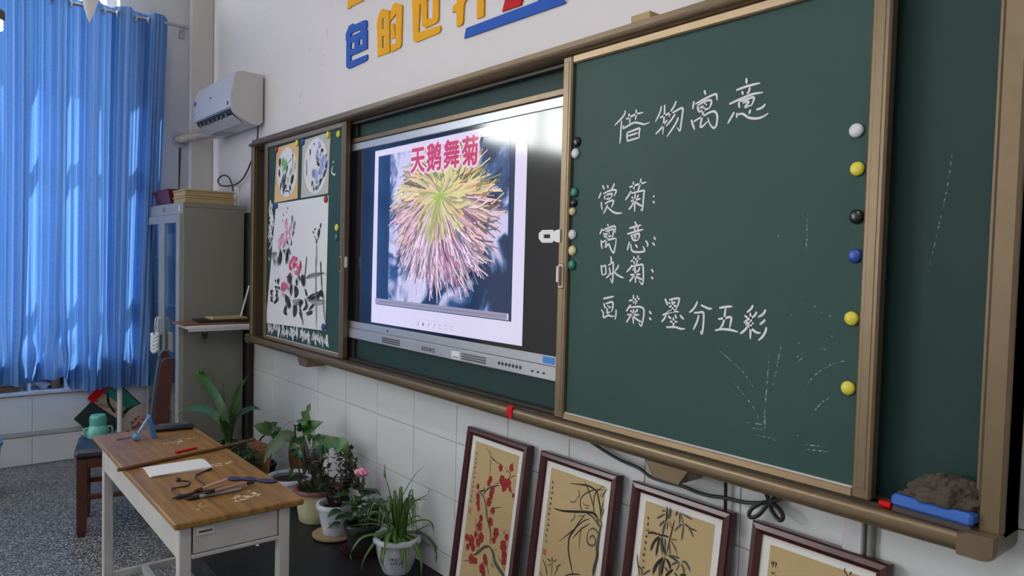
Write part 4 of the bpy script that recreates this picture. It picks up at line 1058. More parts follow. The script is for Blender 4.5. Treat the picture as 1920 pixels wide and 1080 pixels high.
# ceiling lamps (above the frame): two board lamps and four room lamps
for i, (lx, ly, e) in enumerate(((-3.3, -1.75, .36), (-0.7, -1.75, 1.45), (-3.3, -3.5, .45), (-0.4, -3.5, 1.45), (-3.6, -5.2, .8), (-0.6, -5.2, 1.0))):
    t = thing('ceiling_lamp', ['twin tube lamp hanging above the left half of the chalkboard', 'twin tube lamp hanging above the right half of the chalkboard', 'tube lamp in the middle of the ceiling on the window side', 'tube lamp in the middle of the ceiling on the door side', 'tube lamp at the back of the ceiling on the window side', 'tube lamp at the back of the ceiling on the door side'][i], 'lamp', (lx, ly, 3.30), 'ceiling tube lamps')
    obj('lamp_body', MB().box(lx-.62, lx+.62, ly-.06, ly+.06, 3.33, 3.37, .004), M_white, t)
    for q in (-.4, .39): obj('suspension_rod', MB().box(lx+q, lx+q+.01, ly-.005, ly+.005, 3.37, H), M_white, t)
    for s_ in (-1, 1): obj('lamp_tube', MB().tube([(lx-.59, ly+s_*.03, 3.315), (lx+.59, ly+s_*.03, 3.315)], .013, 8), mat('lamp_tube_glow', (.9, .9, .9), .5, emit=(.95, .98, 1), estr=6), t)
    d = bpy.data.lights.new('lamp_light', 'AREA'); d.shape = 'RECTANGLE'; d.size = 1.18; d.size_y = .10; d.energy = LAMP_E*e; d.color = (1.0, 0.97, 0.97)
    lo = bpy.data.objects.new('lamp_light', d); C.objects.link(lo); lo.parent = t; lo.location = (0, 0, -.005)

# ------------------------------------------------------------------ sliding chalkboard
def WP(y):                                     # map (x, z) onto a plane parallel to the board wall, off = out into the room
    return lambda a, b, off: (a, y-off, b)
BX0, BX1, BZ0, BZ1 = -4.605, -0.452, 0.905, 2.190
bf = thing('chalkboard_frame', 'wide bronze aluminium frame with a fixed green chalkboard and sliding tracks', 'chalkboard', (-2.53, 0, BZ0))
def xrail(name, prof, x0, x1, m_, parent): return obj(name, MB().prism([(x0, y, z) for y, z in prof], (x1-x0, 0, 0)), m_, parent, True)
def arc(cy, cz, ry, rz, a0, a1, n=6): return [(cy+ry*math.cos(math.radians(a0+(a1-a0)*i/n)), cz+rz*math.sin(math.radians(a0+(a1-a0)*i/n))) for i in range(n+1)]
xrail('top_rail', [(-.006, 2.19), (-.085, 2.19), (-.098, 2.186), (-.100, 2.166)] + arc(-.100, 2.154, .022, .012, 90, 270) + [(-.094, 2.138), (-.006, 2.138)], BX0, BX1, M_bronze, bf)
xrail('bottom_rail', [(-.006, .905), (-.105, .905)] + arc(-.105, .928, .026, .023, 270, 180) + arc(-.118, .940, .013, .011, 180, 90) + [(-.105, .950), (-.006, .950)], BX0+.05, BX1-.055, M_bronze, bf)
obj('chalk_groove', MB().box(BX0+.06, BX1-.06, -.096, -.088, .950, .954), M_bronzed, bf)
for x0, x1 in ((BX0, BX0+.045), (BX1-.045, BX1)):
    obj('side_rail', MB().box(x0, x1, -.105, -.006, .950, 2.16, .006).box(x0 if x0 < -2 else x0-.008, x1+.008 if x0 < -2 else x1, -.088, -.006, .950, 2.138), M_bronze, bf)
for s_, x0 in ((1, BX0), (-1, BX1)):            # rounded corner caps of the tray
    pts = [(x0+s_*.07, .903), (x0+s_*.030, .903), (x0+s_*.016, .906), (x0+s_*.006, .913), (x0+s_*.001, .924), (x0, .936), (x0, .96), (x0+s_*.048, .96), (x0+s_*.048, .952), (x0+s_*.07, .952)]
    obj('corner_cap', MB().hull([(p[0], y_, p[1]) for p in pts for y_ in (-.125, -.006)]+[(p[0]+s_*.006 if k_ in (3, 4, 5, 6) else p[0], -.134, p[1]+(.006 if p[1] < .92 else -.004)) for k_, p in enumerate(pts)]), M_bronze, bf)
obj('fixed_chalkboard', MB().box(BX0+.04, BX1-.04, -.036, -.008, .945, 2.145), M_green_shaded, bf)
tr = MB()
for z in (2.128, .957): tr.box(BX0+.045, BX1-.045, -.070, -.040, z-.005, z+.005)
obj('track', tr, M_bronzed, bf)
for x in (-3.30-.012,): obj('inner_post', MB().box(x-.03, x+.035, -.052, -.036, .955, 2.138, .002), M_bronzed, bf)
obj('upper_strip', MB().box(-3.33, -1.66, -.062, -.036, 2.032, 2.056, .003), M_bronze, bf)
for x in (-3.745, -1.265):
    P = [(x-.075, .906), (x+.075, .906), (x+.045, .862), (x-.045, .862)]
    obj('mounting_bracket', MB().hull([(a, y, z) for a, z in P for y in (-.115, -.008)]), M_bronze, bf)

b = MB()
ribbon(b, [(-.598, 1.728), (-.603, 1.666), (-.613, 1.598), (-.634, 1.471)], .0022, WP(-.036), .0006, taper=(.2, .2))
tag(obj('chalk_smear', b, M_faint, bf), kind='stuff')
def panel(x0, x1, label):
    t = thing('sliding_chalkboard', label, 'chalkboard', (x0, -.085, .954))
    obj('writing_surface', MB().box(x0+.02, x1-.02, -.092, -.074, .97, 2.125), M_green, t)
    for a, b_ in ((x0, x0+.043), (x1-.043, x1)):
        obj('stile', MB().box(a, b_, -.106, -.072, .954, 2.139, .005).box(a+.012, b_-.012, -.1075, -.104, .98, 2.12, .001), M_bronze, t)
    obj('rail', MB().box(x0+.043, x1-.043, -.104, -.072, 2.112, 2.139, .004), M_champ, t)
    lo = MB().box(x0+.043, x1-.043, -.102, -.072, .954, .974, .003)
    for i in range(3): lo.box(x0+.043, x1-.043, -.1035, -.1, .957+i*.005, .959+i*.005)
    obj('rail', lo, M_champ, t)
    obj('rail_lip', MB().box(x0+.043, x1-.043, -.098, -.074, .974, .9775, .0005), M_offw, t)
    return t
LPX0, LPX1, RPX0, RPX1 = -4.372, -3.297, -1.742, -0.706
lp = panel(LPX0, LPX1, 'narrow sliding chalkboard hung with flower paintings at the window end')
rp = panel(RPX0, RPX1, 'sliding green chalkboard covered with white chalk handwriting')
def pull(t, x, z):
    h = obj('handle', MB().box(x-.013, x+.013, -.111, -.105, z-.042, z+.042, .005), M_champ, t)
    obj('finger_recess', MB().box(x-.007, x+.007, -.1125, -.110, z-.032, z+.032, .003), M_bronzed, h)
pull(rp, -1.722, 1.425); pull(lp, -3.322, 1.43)
for t, x, z in ((rp, -1.748, 1.43), (lp, -3.290, 1.44)): obj('latch', MB().box(x-.010, x, -.098, -.084, z-.027, z+.027, .002), M_white, t)
# handwriting in chalk
for ch in CHALK_WRITING:
    b = MB()
    for st_ in ch: ribbon(b, st_, .0062, WP(-.0925), .0006, taper=(.75, .45), k=5)
    obj('chalk_character', b, M_chalk, rp)
b = MB()
for st_ in FAINT_CHALK: ribbon(b, st_, .0032, WP(-.0925), .0005, taper=(.3, .3))
tag(obj('chalk_sketch', b, M_faint, rp), 'faint chalk sketch of grass blades', kind='stuff')
b = MB()                                        # chalk scribbles beside and under the pinned paintings
r2 = random.Random(5)
for i in range(16):
    x = -4.31 + i*.054; z = 1.035 - .0*i + r2.uniform(-.01, .01)
    for k in range(5):
        a = x+r2.uniform(-.02, .025); ribbon(b, [(a, z+r2.uniform(.0, .035)), (a+r2.uniform(-.02, .02), z+r2.uniform(-.02, .01)), (a+r2.uniform(-.025, .025), z-r2.uniform(.015, .05))], r2.uniform(.006, .013), WP(-.0925), .0005+k*.0001)
for i in range(26):
    x = -4.285 + r2.uniform(-.03, .03); z = 1.80-r2.random()*.26
    ribbon(b, [(x, z), (x+r2.uniform(-.03, .03), z-.02), (x+r2.uniform(-.03, .03), z-.05)], .012, WP(-.0925), .0005+i*.00002)
ribbon(b, [(-3.46, 1.93), (-3.47, 1.90), (-3.44, 1.885), (-3.425, 1.89)], .010, WP(-.0925), .0005); ribbon(b, [(-3.455, 1.955), (-3.448, 1.945)], .012, WP(-.0925), .0005)
ribbon(b, [(-4.315, 1.45), (-4.30, 1.43)], .012, WP(-.0925), .0005)
tag(obj('chalk_scribble', b, M_chalk, lp), kind='stuff')
# magnets
def magnet(x, z, m_, label, group, r=.0165, y=-.0925):
    o = obj('magnet', MB().lathe([(r*.96, 0), (r, .0025), (r*.97, .0055), (r*.78, .0085), (r*.4, .0102), (0, .0106)], (0, 0, 0), 18, 'y'), m_, None, True, (0, 0, 0))
    o.location = (x, y, z); return tag(o, label, 'magnet', group)
mw = mat('white_magnet', (.62, .62, .64), .35); my = mat('yellow_magnet', (.66, .56, .05), .35); mk = mat('black_magnet', (.008, .008, .009), .25)
mb_ = mat('blue_magnet', (.015, .06, .32), .35); mg = mat('green_magnet', (.01, .16, .11), .35); mc = mat('cream_magnet', (.58, .53, .30), .35); mr = mat('red_magnet', (.30, .012, .015), .35)
for x, z, m_, l in ((-.777, 1.787, mw, 'white round magnet, topmost at the right edge of the written chalkboard'), (-.771, 1.700, my, 'yellow round magnet under the white one at the right edge of the written chalkboard'),
    (-.768, 1.592, mk, 'black round magnet at the right edge of the written chalkboard'), (-.768, 1.503, mb_, 'blue round magnet at the right edge of the written chalkboard'),
    (-.769, 1.360, my, 'yellow round magnet below the blue one on the written chalkboard'), (-.770, 1.200, my, 'yellow round magnet, lowest at the right edge of the written chalkboard')):
    magnet(x, z, m_, l, 'magnets at the right edge of the written chalkboard')
for x, z, m_, l in ((-1.680, 1.859, mk, 'black magnet, topmost at the left edge of the written chalkboard'), (-1.684, 1.823, mw, 'white magnet just under the topmost black one on the written chalkboard'), (-1.684, 1.697, mg, 'green magnet above a black one at the left edge of the written chalkboard'),
    (-1.685, 1.663, mk, 'black magnet between a green and a small cream one'), (-1.690, 1.636, mc, 'small cream magnet under a black one at the left board edge'), (-1.687, 1.561, mw, 'off-white magnet beside the white plastic clip'), (-1.685, 1.509, mc, 'pale yellow magnet below the white clip at the left board edge'), (-1.685, 1.462, mg, 'green magnet, lowest at the left edge of the written chalkboard')):
    magnet(x, z, m_, l, 'magnets at the left edge of the written chalkboard', .0165 if 'small' not in l else .013)
# white plastic clip on the edge of the writing board
vs, fs = plate_geo([[(-1.832, 1.548), (-1.815, 1.534), (-1.765, 1.534), (-1.757, 1.541), (-1.745, 1.536), (-1.728, 1.534), (-1.728, 1.578), (-1.745, 1.576), (-1.757, 1.571), (-1.765, 1.577), (-1.815, 1.577), (-1.832, 1.566)], [(-1.808, 1.549), (-1.775, 1.549), (-1.775, 1.562), (-1.808, 1.562)]], .004)
tag(obj('plastic_clip', MB().add([(x, -.1105-z, y) for x, y, z in vs], fs), M_white, None, False, None), 'white plastic clip on the left edge of the written chalkboard', 'clip')

# ------------------------------------------------------------------ paintings pinned on the left panel
INK = {'k': (.018, .020, .022), 'g': (.20, .205, .21), 'p': (.68, .33, .47), 'm': (.55, .10, .22), 'r': (.52, .03, .09), 'n': (.20, .42, .20), 'b': (.26, .29, .56), 'l': (.46, .46, .62)}
def sheet(name, corners, m_, y, label, curl=.010):
    (tl, tr, br, bl) = corners; n = 10; b = MB(); vs = []
    for j in range(n+1):
        for i in range(n+1):
            u, v = i/n, j/n
            x = (tl[0]*(1-u)+tr[0]*u)*(1-v)+(bl[0]*(1-u)+br[0]*u)*v; z = (tl[1]*(1-u)+tr[1]*u)*(1-v)+(bl[1]*(1-u)+br[1]*u)*v
            vs.append((x, y, z))
    k = n+1; top = len(vs); vs += [(x, y-.0012, z) for x, _, z in vs]
    fs = [(j*k+i, j*k+i+1, (j+1)*k+i+1, (j+1)*k+i) for j in range(n) for i in range(n)]
    fs += [tuple(q+top for q in f) for f in fs]
    ring = [i for i in range(k)] + [j*k+n for j in range(1, k)] + [n*k+i for i in range(n-1, -1, -1)] + [j*k for j in range(n-1, 0, -1)]
    fs += [(a, c, c+top, a+top) for a, c in zip(ring, ring[1:]+ring[:1])]
    t = thing(name, label, 'painting', (bl[0], y, bl[1])); obj('paper', b.add(vs, fs), m_, t); return t
def brush(strokes, place, ink=INK, k=4, dz=.00001, off=.0015, vary=.12, seed=3, split=.018):
    r = random.Random(seed); b = MB(); n = 0
    for i, (c, w, pts) in enumerate(strokes):
        col = ink[c]
        if w <= split:
            f = 1+r.uniform(-vary, vary); ribbon(b, pts, w, place, off+n*dz, tuple(q*f for q in col), taper=(.35, .25), k=k); n += 1; continue
        dx, dy = pts[-1][0]-pts[0][0], pts[-1][1]-pts[0][1]; L = math.hypot(dx, dy) or 1; sx, sy = -dy/L, dx/L
        m_ = max(4, int(w/.0085))
        for q in range(m_):                     # a wet brush leaves several uneven hairs
            o_ = (q/(m_-1)-.5)*w*.85; e0, e1 = r.uniform(-.012, .012), r.uniform(-.012, .012); f = r.choice((.75, 1.0, 1.35, 1.7)) if c != 'k' else r.choice((.7, 1.0, 1.6, 3.2))
            pp = [(x+sx*o_*(1-.5*abs(2*j/(len(pts)-1)-1))+dx/L*(e0 if j == 0 else e1)+r.uniform(-.002, .002), y+sy*o_*(1-.5*abs(2*j/(len(pts)-1)-1))+dy/L*(e0 if j == 0 else e1)+r.uniform(-.002, .002)) for j, (x, y) in enumerate(pts)]
            ribbon(b, pp, w/m_*r.uniform(.7, 1.5), place, off+n*dz, tuple(min(.8, z*f) for z in col), taper=(.3, .15), k=k); n += 1
    return b
def scribble(b, x, z, w, h, place, off, col, r):
    for i in range(6):
        if r.random() < .5: p = [(x+r.uniform(-w, w)*.5, z+r.uniform(-h, h)*.4), (x+r.uniform(0, w)*.5, z+r.uniform(-h, h)*.45)]
        else: p = [(x+r.uniform(-w, w)*.4, z+h*.45*r.random()), (x+r.uniform(-w, w)*.5, z-h*.45*r.random())]
        ribbon(b, p, w*.13, place, off+i*.00003, col)
pe = sheet('peony_painting', ((-4.205, 1.770), (-3.497, 1.781), (-3.512, 1.077), (-4.345, 1.050)), M_paper, -.0935, 'large white paper painting of pink peonies and a bird on the left chalkboard')
tag(obj('brushwork', brush(PEONY_STROKES, WP(-.0947), off=.0004), M_ink, pe), kind='stuff')
c1 = sheet('round_flower_painting', ((-4.205, 2.098), (-3.885, 2.106), (-3.893, 1.786), (-4.235, 1.776)), M_cardo, -.0935, 'orange card with a round painting of green blossoms')
c2 = sheet('round_flower_painting', ((-3.832, 2.102), (-3.486, 2.108), (-3.504, 1.793), (-3.846, 1.786)), M_cardg, -.0935, 'grey card with a round painting of lilac blossoms')
for t, x, z in ((c1, -4.05, 1.943), (c2, -3.662, 1.948)):
    b = MB(); disc(b, x, z, .142 if t is c1 else .148, .142 if t is c1 else .148, WP(-.0947), .0003, n=40); obj('round_paper', b, M_paper, t)
tag(obj('brushwork', brush([s_ for s_ in ROUND_STROKES if s_[2][0][0] < -3.87], WP(-.0947), off=.0006), M_ink, c1), kind='stuff')
tag(obj('brushwork', brush([s_ for s_ in ROUND_STROKES if s_[2][0][0] >= -3.87], WP(-.0947), off=.0006), M_ink, c2), kind='stuff')
for x, z, m_, l in ((-4.20, 2.088, mr, 'red magnet pinning the orange flower card'), (-3.902, 2.094, my, 'yellow magnet pinning the orange flower card'), (-3.822, 2.092, mb_, 'blue magnet pinning the grey flower card'), (-3.510, 2.094, my, 'yellow-green magnet pinning the grey flower card'),
    (-3.393, 2.085, my, 'yellow magnet at the top right corner of the left chalkboard'), (-4.193, 1.757, mb_, 'blue magnet at the top left of the peony painting'), (-3.522, 1.763, mr, 'dark red magnet at the top right of the peony painting'), (-3.395, 1.614, my, 'yellow magnet halfway down the right edge of the left chalkboard'), (-3.398, 1.565, mg, 'green magnet halfway down the right edge of the left chalkboard'), (-3.529, 1.096, mb_, 'blue magnet at the bottom right of the peony painting')):
    magnet(x, z, m_, l, 'magnets on the left chalkboard', .019, -.0925 if x > -3.42 else -.0950)

# ------------------------------------------------------------------ interactive display behind the boards
SY = -.056
ds = thing('interactive_display', 'large silver interactive display showing a chrysanthemum slide', 'display', (-2.53, -.04, 1.06))
obj('housing', MB().box(-3.375, -1.685, SY+.004, -.037, 1.062, 2.03, .003), M_black, ds)
obj('top_bezel', MB().box(-3.375, -1.685, SY-.004, SY+.006, 1.994, 2.03, .003), M_silverl, ds)
for x0, x1 in ((-3.375, -3.352), (-1.708, -1.685)): obj('side_bezel', MB().box(x0, x1, SY-.004, SY+.006, 1.145, 1.994, .002), M_silver, ds)
lb = obj('bottom_bezel', MB().box(-3.375, -1.685, SY-.004, SY+.006, 1.112, 1.146, .002).box(-3.375, -1.685, SY-.010, SY+.006, 1.062, 1.111, .003), M_silverl, ds)
FP = WP(SY-.0102)
for x0, x1 in ((-2.965, -2.803), (-2.327, -2.166)):
    g = MB()
    for i in range(27):
        for j in range(3): a = x0+(x1-x0)*i/27; g.box(a, a+.0035, SY-.0108, SY-.0098, 1.072+j*.0095, 1.0785+j*.0095)
    obj('speaker_grille', g, M_dgrey, lb)
b = MB(); text_on(b, 'seewo', .040, -2.573, 1.086, FP, .0006, spacing=1.02); text_on(b, 'seewo', .040, -2.5722, 1.0863, FP, .0007, spacing=1.02); obj('brand_lettering', b, M_print, lb)
b = MB(); rect(b, -2.398, -2.340, 1.066, 1.106, FP, .0006); obj('sticker', b, M_white, lb)
b = MB(); rect(b, -2.390, -2.348, 1.072, 1.078, FP, .0009); rect(b, -2.398, -2.340, 1.101, 1.106, FP, .0009); obj('sticker_print', b, mat('sticker_blue', (.18, .36, .48), .5), lb)
for i in range(7): obj('button', MB().lathe([(.007, 0), (.006, .002), (0, .0022)], (-2.088+i*.0205, SY-.010, 1.087), 12, 'y'), M_print, lb)
for i in range(3): obj('port', MB().box(-1.905+i*.030, -1.893+i*.030, SY-.0112, SY-.0098, 1.080, 1.087), M_black, lb)
b = MB(); rect(b, -1.852, -1.79, 1.118, 1.142, WP(SY-.004), .0006); obj('sticker', b, mat('blue_energy_sticker', (.03, .22, .62), .5), lb)
obj('camera_dot', MB().box(-2.930, -2.922, SY-.0052, SY-.0038, 1.124, 1.134), M_black, lb)
P = WP(SY); px = lambda r, g, b_: srgb(r, g, b_)
b = MB(); rect(b, -3.352, -1.708, 1.146, 1.994, P, .0, px(9, 10, 14)); scr = obj('screen', b, M_scr, ds)
b = MB(); SLW = px(218, 212, 240)
b.add([P(-3.092, 1.157, .0006), P(-1.970, 1.163, .0006), P(-1.968, 1.980, .0006), P(-3.080, 1.972, .0006)], [(0, 1, 2, 3)], 0, SLW)
rect(b, -3.046, -2.034, 1.246, 1.944, P, .0010, px(28, 46, 82))
obj('slide', b, M_scr, scr)
b = MB(); rect(b, -2.935, -2.066, 1.262, 1.944, P, .0014); obj('cloud_photograph', b, M_cloud, scr)
b = MB(); r = random.Random(11); n = 0; CX, CZ = -2.512, 1.735
def petal(ang, L, w, col, droop, curl, base=0.0):
    global n
    dx, dz = math.sin(ang), -math.cos(ang); sx, sz = -dz, dx
    pts = []
    for i in range(6):
        f = base+(1-base)*i/5; bend = droop*f*f
        k_ = curl*(math.sin(f*2.6)*.10+.16*max(0, f-.8)*(1 if curl > 0 else -1)*2)*L
        pts.append((CX+dx*L*f+sx*k_, CZ+dz*L*f+sz*k_-bend))
    ribbon(b, pts, w, P, .0018+n*.000005, col, taper=(.5, .8), k=3); n += 1
def pcol(ang, f, sh):
    a = abs(ang)/math.pi                         # 0 = straight down, 1 = straight up
    if a > .72: base = r.choice([(196, 194, 126), (206, 196, 150), (200, 188, 120)])
    elif a > .5: base = r.choice([(206, 188, 130), (214, 176, 140), (204, 196, 150)])
    elif a > .3: base = r.choice([(214, 170, 168), (212, 186, 178), (206, 166, 190)])
    else: base = r.choice([(210, 182, 214), (222, 198, 214), (202, 172, 208), (216, 170, 188), (226, 208, 212)])
    if 0.02 < ang < .65 and r.random() < .18: base = (180, 92, 136)
    return px(*[max(0, min(255, c*sh)) for c in base])
for i in range(90):                              # soft mass of petals behind the fine ones
    ang = (i+r.random())/90*2*math.pi-math.pi; a = abs(ang)/math.pi; L = (.37 if a < .5 else max(.13, .37-.56*(a-.5)))*(.8+.2*r.random())
    petal(ang, L, .030, pcol(ang, 1, r.choice((.62, .75, .85))), .03*math.sin(min(1, a*1.6)*math.pi), r.uniform(-.5, .5))
for lay in range(6):
    cnt = (230, 220, 190, 150, 100, 60)[lay]; Lf = (1.0, .92, .80, .66, .48, .30)[lay]
    for i in range(cnt):
        ang = (i+r.random())/cnt*2*math.pi-math.pi; a = abs(ang)/math.pi
        L = .42 if a < .5 else .42-.66*(a-.5)
        L = max(L, .13)*Lf*(.84+.22*r.random())
        sh = r.choice((.55, .72, .88, 1.0, 1.08, 1.15)) if lay < 4 else r.choice((.85, 1.0, 1.1))
        c = pcol(ang, Lf, sh)
        if lay >= 4: c = px(*[q*sh for q in r.choice([(204, 198, 124), (214, 182, 132), (196, 198, 130), (212, 196, 160)])])
        petal(ang, L, (.0065, .0075, .008, .0085, .009, .009)[lay], c, .035*math.sin(min(1, a*1.6)*math.pi)*Lf, r.uniform(-1.3, 1.3))
for i in range(14): petal(r.uniform(-3, 3), .05, .006, px(160, 190, 70), 0, 0)
flower = tag(obj('chrysanthemum_photograph', b, M_scr, scr), kind='stuff')
b = MB()
for i, c in enumerate('天鹅舞菊'):
    x = -2.688+i*.128
    for q in range(12): a = q*2*math.pi/12; text_on(b, c, .122, x+.013*math.cos(a), 1.888+.013*math.sin(a), P, .0080+q*.00002, px(232, 206, 226), sx=.96)
for i, c in enumerate('天鹅舞菊'):
    for q in range(8): a = q*2*math.pi/8; text_on(b, c, .122, -2.688+i*.128+.0034*math.cos(a), 1.888+.0034*math.sin(a), P, .0086+q*.00002, px(196, 66, 104), sx=.96)
obj('slide_title', b, M_scr, scr)
b = MB(); rect(b, -3.040, -2.040, 1.250, 1.276, P, .0086, px(150, 146, 172)); rect(b, -3.01, -2.06, 1.262, 1.264, P, .009, px(96, 96, 118)); rect(b, -2.05, -2.042, 1.252, 1.275, P, .009, px(200, 196, 214))
for i in range(7):
    x = -2.672+i*.043; g = px(150, 146, 168)
    if i == 0: [rect(b, x+d, x+d+.002, 1.176, 1.196, P, .0012, g) for d in (-.009, -.003, .003, .009)]
    elif i == 1: b.add([P(x-.006, 1.196, .0012), P(x-.006, 1.176, .0012), P(x, 1.181, .0012), P(x+.007, 1.184, .0012)], [(0, 1, 2, 3)], 0, px(80, 76, 96))
    elif i in (2, 3): ribbon(b, [(x-.008, 1.176), (x+.008, 1.198)], .004, P, .0012, g)
    else: ribbon(b, [(x+.009*math.cos(t*math.pi/4), 1.187+.010*math.sin(t*math.pi/4)) for t in range(9)], .002, P, .0012, g)
ribbon(b, [(-2.69, 1.207), (-2.39, 1.207)], .001, P, .0012, px(190, 186, 204)); obj('slide_toolbar', b, M_scr, scr)

# small things on the board
tag(obj('wood_block', MB().box(-1.475, -1.400, -.085, -.03, 2.1895, 2.213, .003), M_carton, None, False, None), 'small tan wooden block lying on the top rail of the chalkboard', 'block')
rb = thing('red_ribbon', 'scrap of red ribbon knotted on the lower chalkboard rail', 'ribbon', (-1.941, -.12, .95))
obj('knot', MB().blob((-1.941, -.122, .954), (.014, .010, .008), 10, 6, jitter=.15), M_red, rb, True)
obj('tail', MB().hull([(-1.955, -.131, .956), (-1.928, -.131, .956), (-1.950, -.135, .922), (-1.924, -.135, .914), (-1.955, -.134, .95), (-1.926, -.134, .95)]), M_red, rb)
er = thing('board_eraser', 'blue chalkboard eraser with a felt pad under a brown rag', 'eraser', (-.58, -.09, .951))
Rm = Matrix.Translation((-.575, -.088, .951)) @ Matrix.Rotation(math.radians(-3), 4, 'Z')
obj('felt_pad', MB().box(-.078, .078, -.036, .036, 0, .014, .004, M=Rm), M_erfelt, er)
obj('shell', MB().box(-.080, .080, -.038, .038, .0145, .040, .006, M=Rm), M_erblue, er)
from mathutils import noise as mnoise
b = MB(); vs = []; fs = []; nu, nv = 72, 26
for j in range(nv+1):
    th = math.pi*.5*j/nv
    for i in range(nu):
        a = 2*math.pi*i/nu; d = Vector((math.cos(th)*math.cos(a), math.cos(th)*math.sin(a), math.sin(th)))
        w1 = mnoise.noise(d*2.1+Vector((3, 1, 2))); w2 = abs(mnoise.noise(d*4.3+Vector((7, 2, 5)))); w3 = abs(mnoise.noise(d*9.0+Vector((1, 8, 3))))
        q = .92+.28*w1-.30*w2+.05-.12*w3
        hump = .62+.38*max(0, min(1, (d.x+.75)/1.0))           # lower towards the left end
        vs.append((-.568+.083*d.x*q, -.088+.044*d.y*min(1, q), .9915+.070*d.z*q*hump))
for j in range(nv):
    for i in range(nu): fs.append((j*nu+i, j*nu+(i+1) % nu, (j+1)*nu+(i+1) % nu, (j+1)*nu+i))
fs.append(tuple(range(nu))[::-1])
tag(obj('cleaning_rag', b.add(vs, fs), M_felt, None, 2, (-.562, -.088, .9915)), 'crumpled grey-brown rag heaped on the blue eraser', 'rag')
tag(obj('red_chalk', MB().lathe([(.0075, -.012), (.0085, 0), (.0075, .012)], (-.672, -.105, .9595), 12, 'x'), M_red, None, True), 'stub of red chalk beside the blue eraser', 'chalk')

# ------------------------------------------------------------------ slogan letters on the wall
LET = {'se': (M_blue, 'blue cut-out character at the start of the wall slogan'), 'de': (M_yellow, 'yellow cut-out character second in the wall slogan row'), 'shi': (M_yellow, 'yellow cut-out character third in the wall slogan row'), 'jie': (M_yellow, 'yellow cut-out character with two legs beside the blue bar'),
       'fragment': (M_yellow, 'corner of a yellow cut-out character above the blue one'), 'red': (M_red, 'red cut-out shape above the slanting blue bar'), 'bar': (M_blue, 'long slanting blue cut-out bar on the wall above the chalkboard')}
for k, polys in WALL_LETTERS.items():
    vs, fs = plate_geo(polys, .006)
    tag(obj('wall_character' if k not in ('bar', 'red') else 'wall_emblem', MB().add([(x, .001-z, y) for x, y, z in vs], fs), LET[k][0]), LET[k][1], 'wall lettering', 'cut-out slogan on the wall')

b = MB()                                        # scuffs on the painted wall
for x, z, dx, dz_ in ((-4.60, 3.05, .002, -.03), (-4.58, 2.62, .015, -.012), (-3.98, 2.66, .0, -.02), (-3.76, 2.72, .003, -.05), (-3.80, 2.58, .012, -.012), (-3.83, 2.54, .006, -.014), (-4.12, 2.39, .04, .035), (-4.62, 2.74, .004, .012), (-3.70, 2.93, 0, -.08), (-4.30, 2.50, .01, .004)):
    ribbon(b, [(x, z), (x+dx*.5+.002, z+dz_*.5), (x+dx, z+dz_)], .0045, WP(.006), .0006)
tag(obj('scuff_marks', b, mat('wall_scuff', (.36, .34, .35), .9), wall_back), kind='stuff')
# ------------------------------------------------------------------ cables and trunking under the board
def on_wall(p, y): return [(x, y, z) for x, z in p]
cb = thing('display_cable', 'black cable looping under the chalkboard with a tied bow', 'cable', (-1.25, -.03, .8))
obj('cable_run', MB().tube(smooth_pts(on_wall(CABLE_W1, -.030), 4), .0052, 7), M_rubber, cb, True)
for k_, (pts_, n_) in enumerate(((CABLE_LOOP_LEFT, 'cable_loop'), (CABLE_LOOP_RIGHT, 'cable_loop'), (CABLE_W4, 'cable_end'), (CABLE_W5, 'cable_end'), (CABLE_W6, 'cable_end'))):
    m_ = len(pts_)-1
    obj(n_, MB().tube(smooth_pts([(x, -.030-(.022*math.sin(math.pi*q/m_) if n_ == 'cable_loop' else .012*abs(q/m_-.5)) , z) for q, (x, z) in enumerate(pts_)], 6), .0058, 7), M_rubber, cb, True)
tag(obj('power_cable', MB().tube([(CABLE_W2[0][0], -.026, .91), (CABLE_W2[1][0], -.024, .86), (CABLE_W2[2][0], -.020, .60), (CABLE_W2[2][0]+.01, -.018, .45)], .0048, 7), M_rubber, None, True), 'black cable hanging straight down behind the bamboo picture', 'cable')
tag(obj('cable_trunking', MB().box(-.800, -.752, -.030, -.0065, DAIS, .900, .003), M_offw), 'white vertical cable trunking running down from the chalkboard', 'trunking')
tag(obj('steel_conduit', MB().tube([(-.738, -.016, DAIS), (-.738, -.016, .900)], .009, 10), M_grey, None, True), 'grey conduit beside the white cable trunking', 'conduit')
tag(obj('wall_trunking', MB().box(-.405, -.345, -.045, -.0065, .99, H, .004), M_grey), 'grey trunking rising up the wall right of the chalkboard', 'trunking')
tag(obj('plastic_bag', MB().blob((-.400, -.080, 1.0), (.022, .030, .085), 12, 8, jitter=.12), M_grey, None, True), 'grey plastic bag hanging beside the right end of the chalkboard', 'bag')

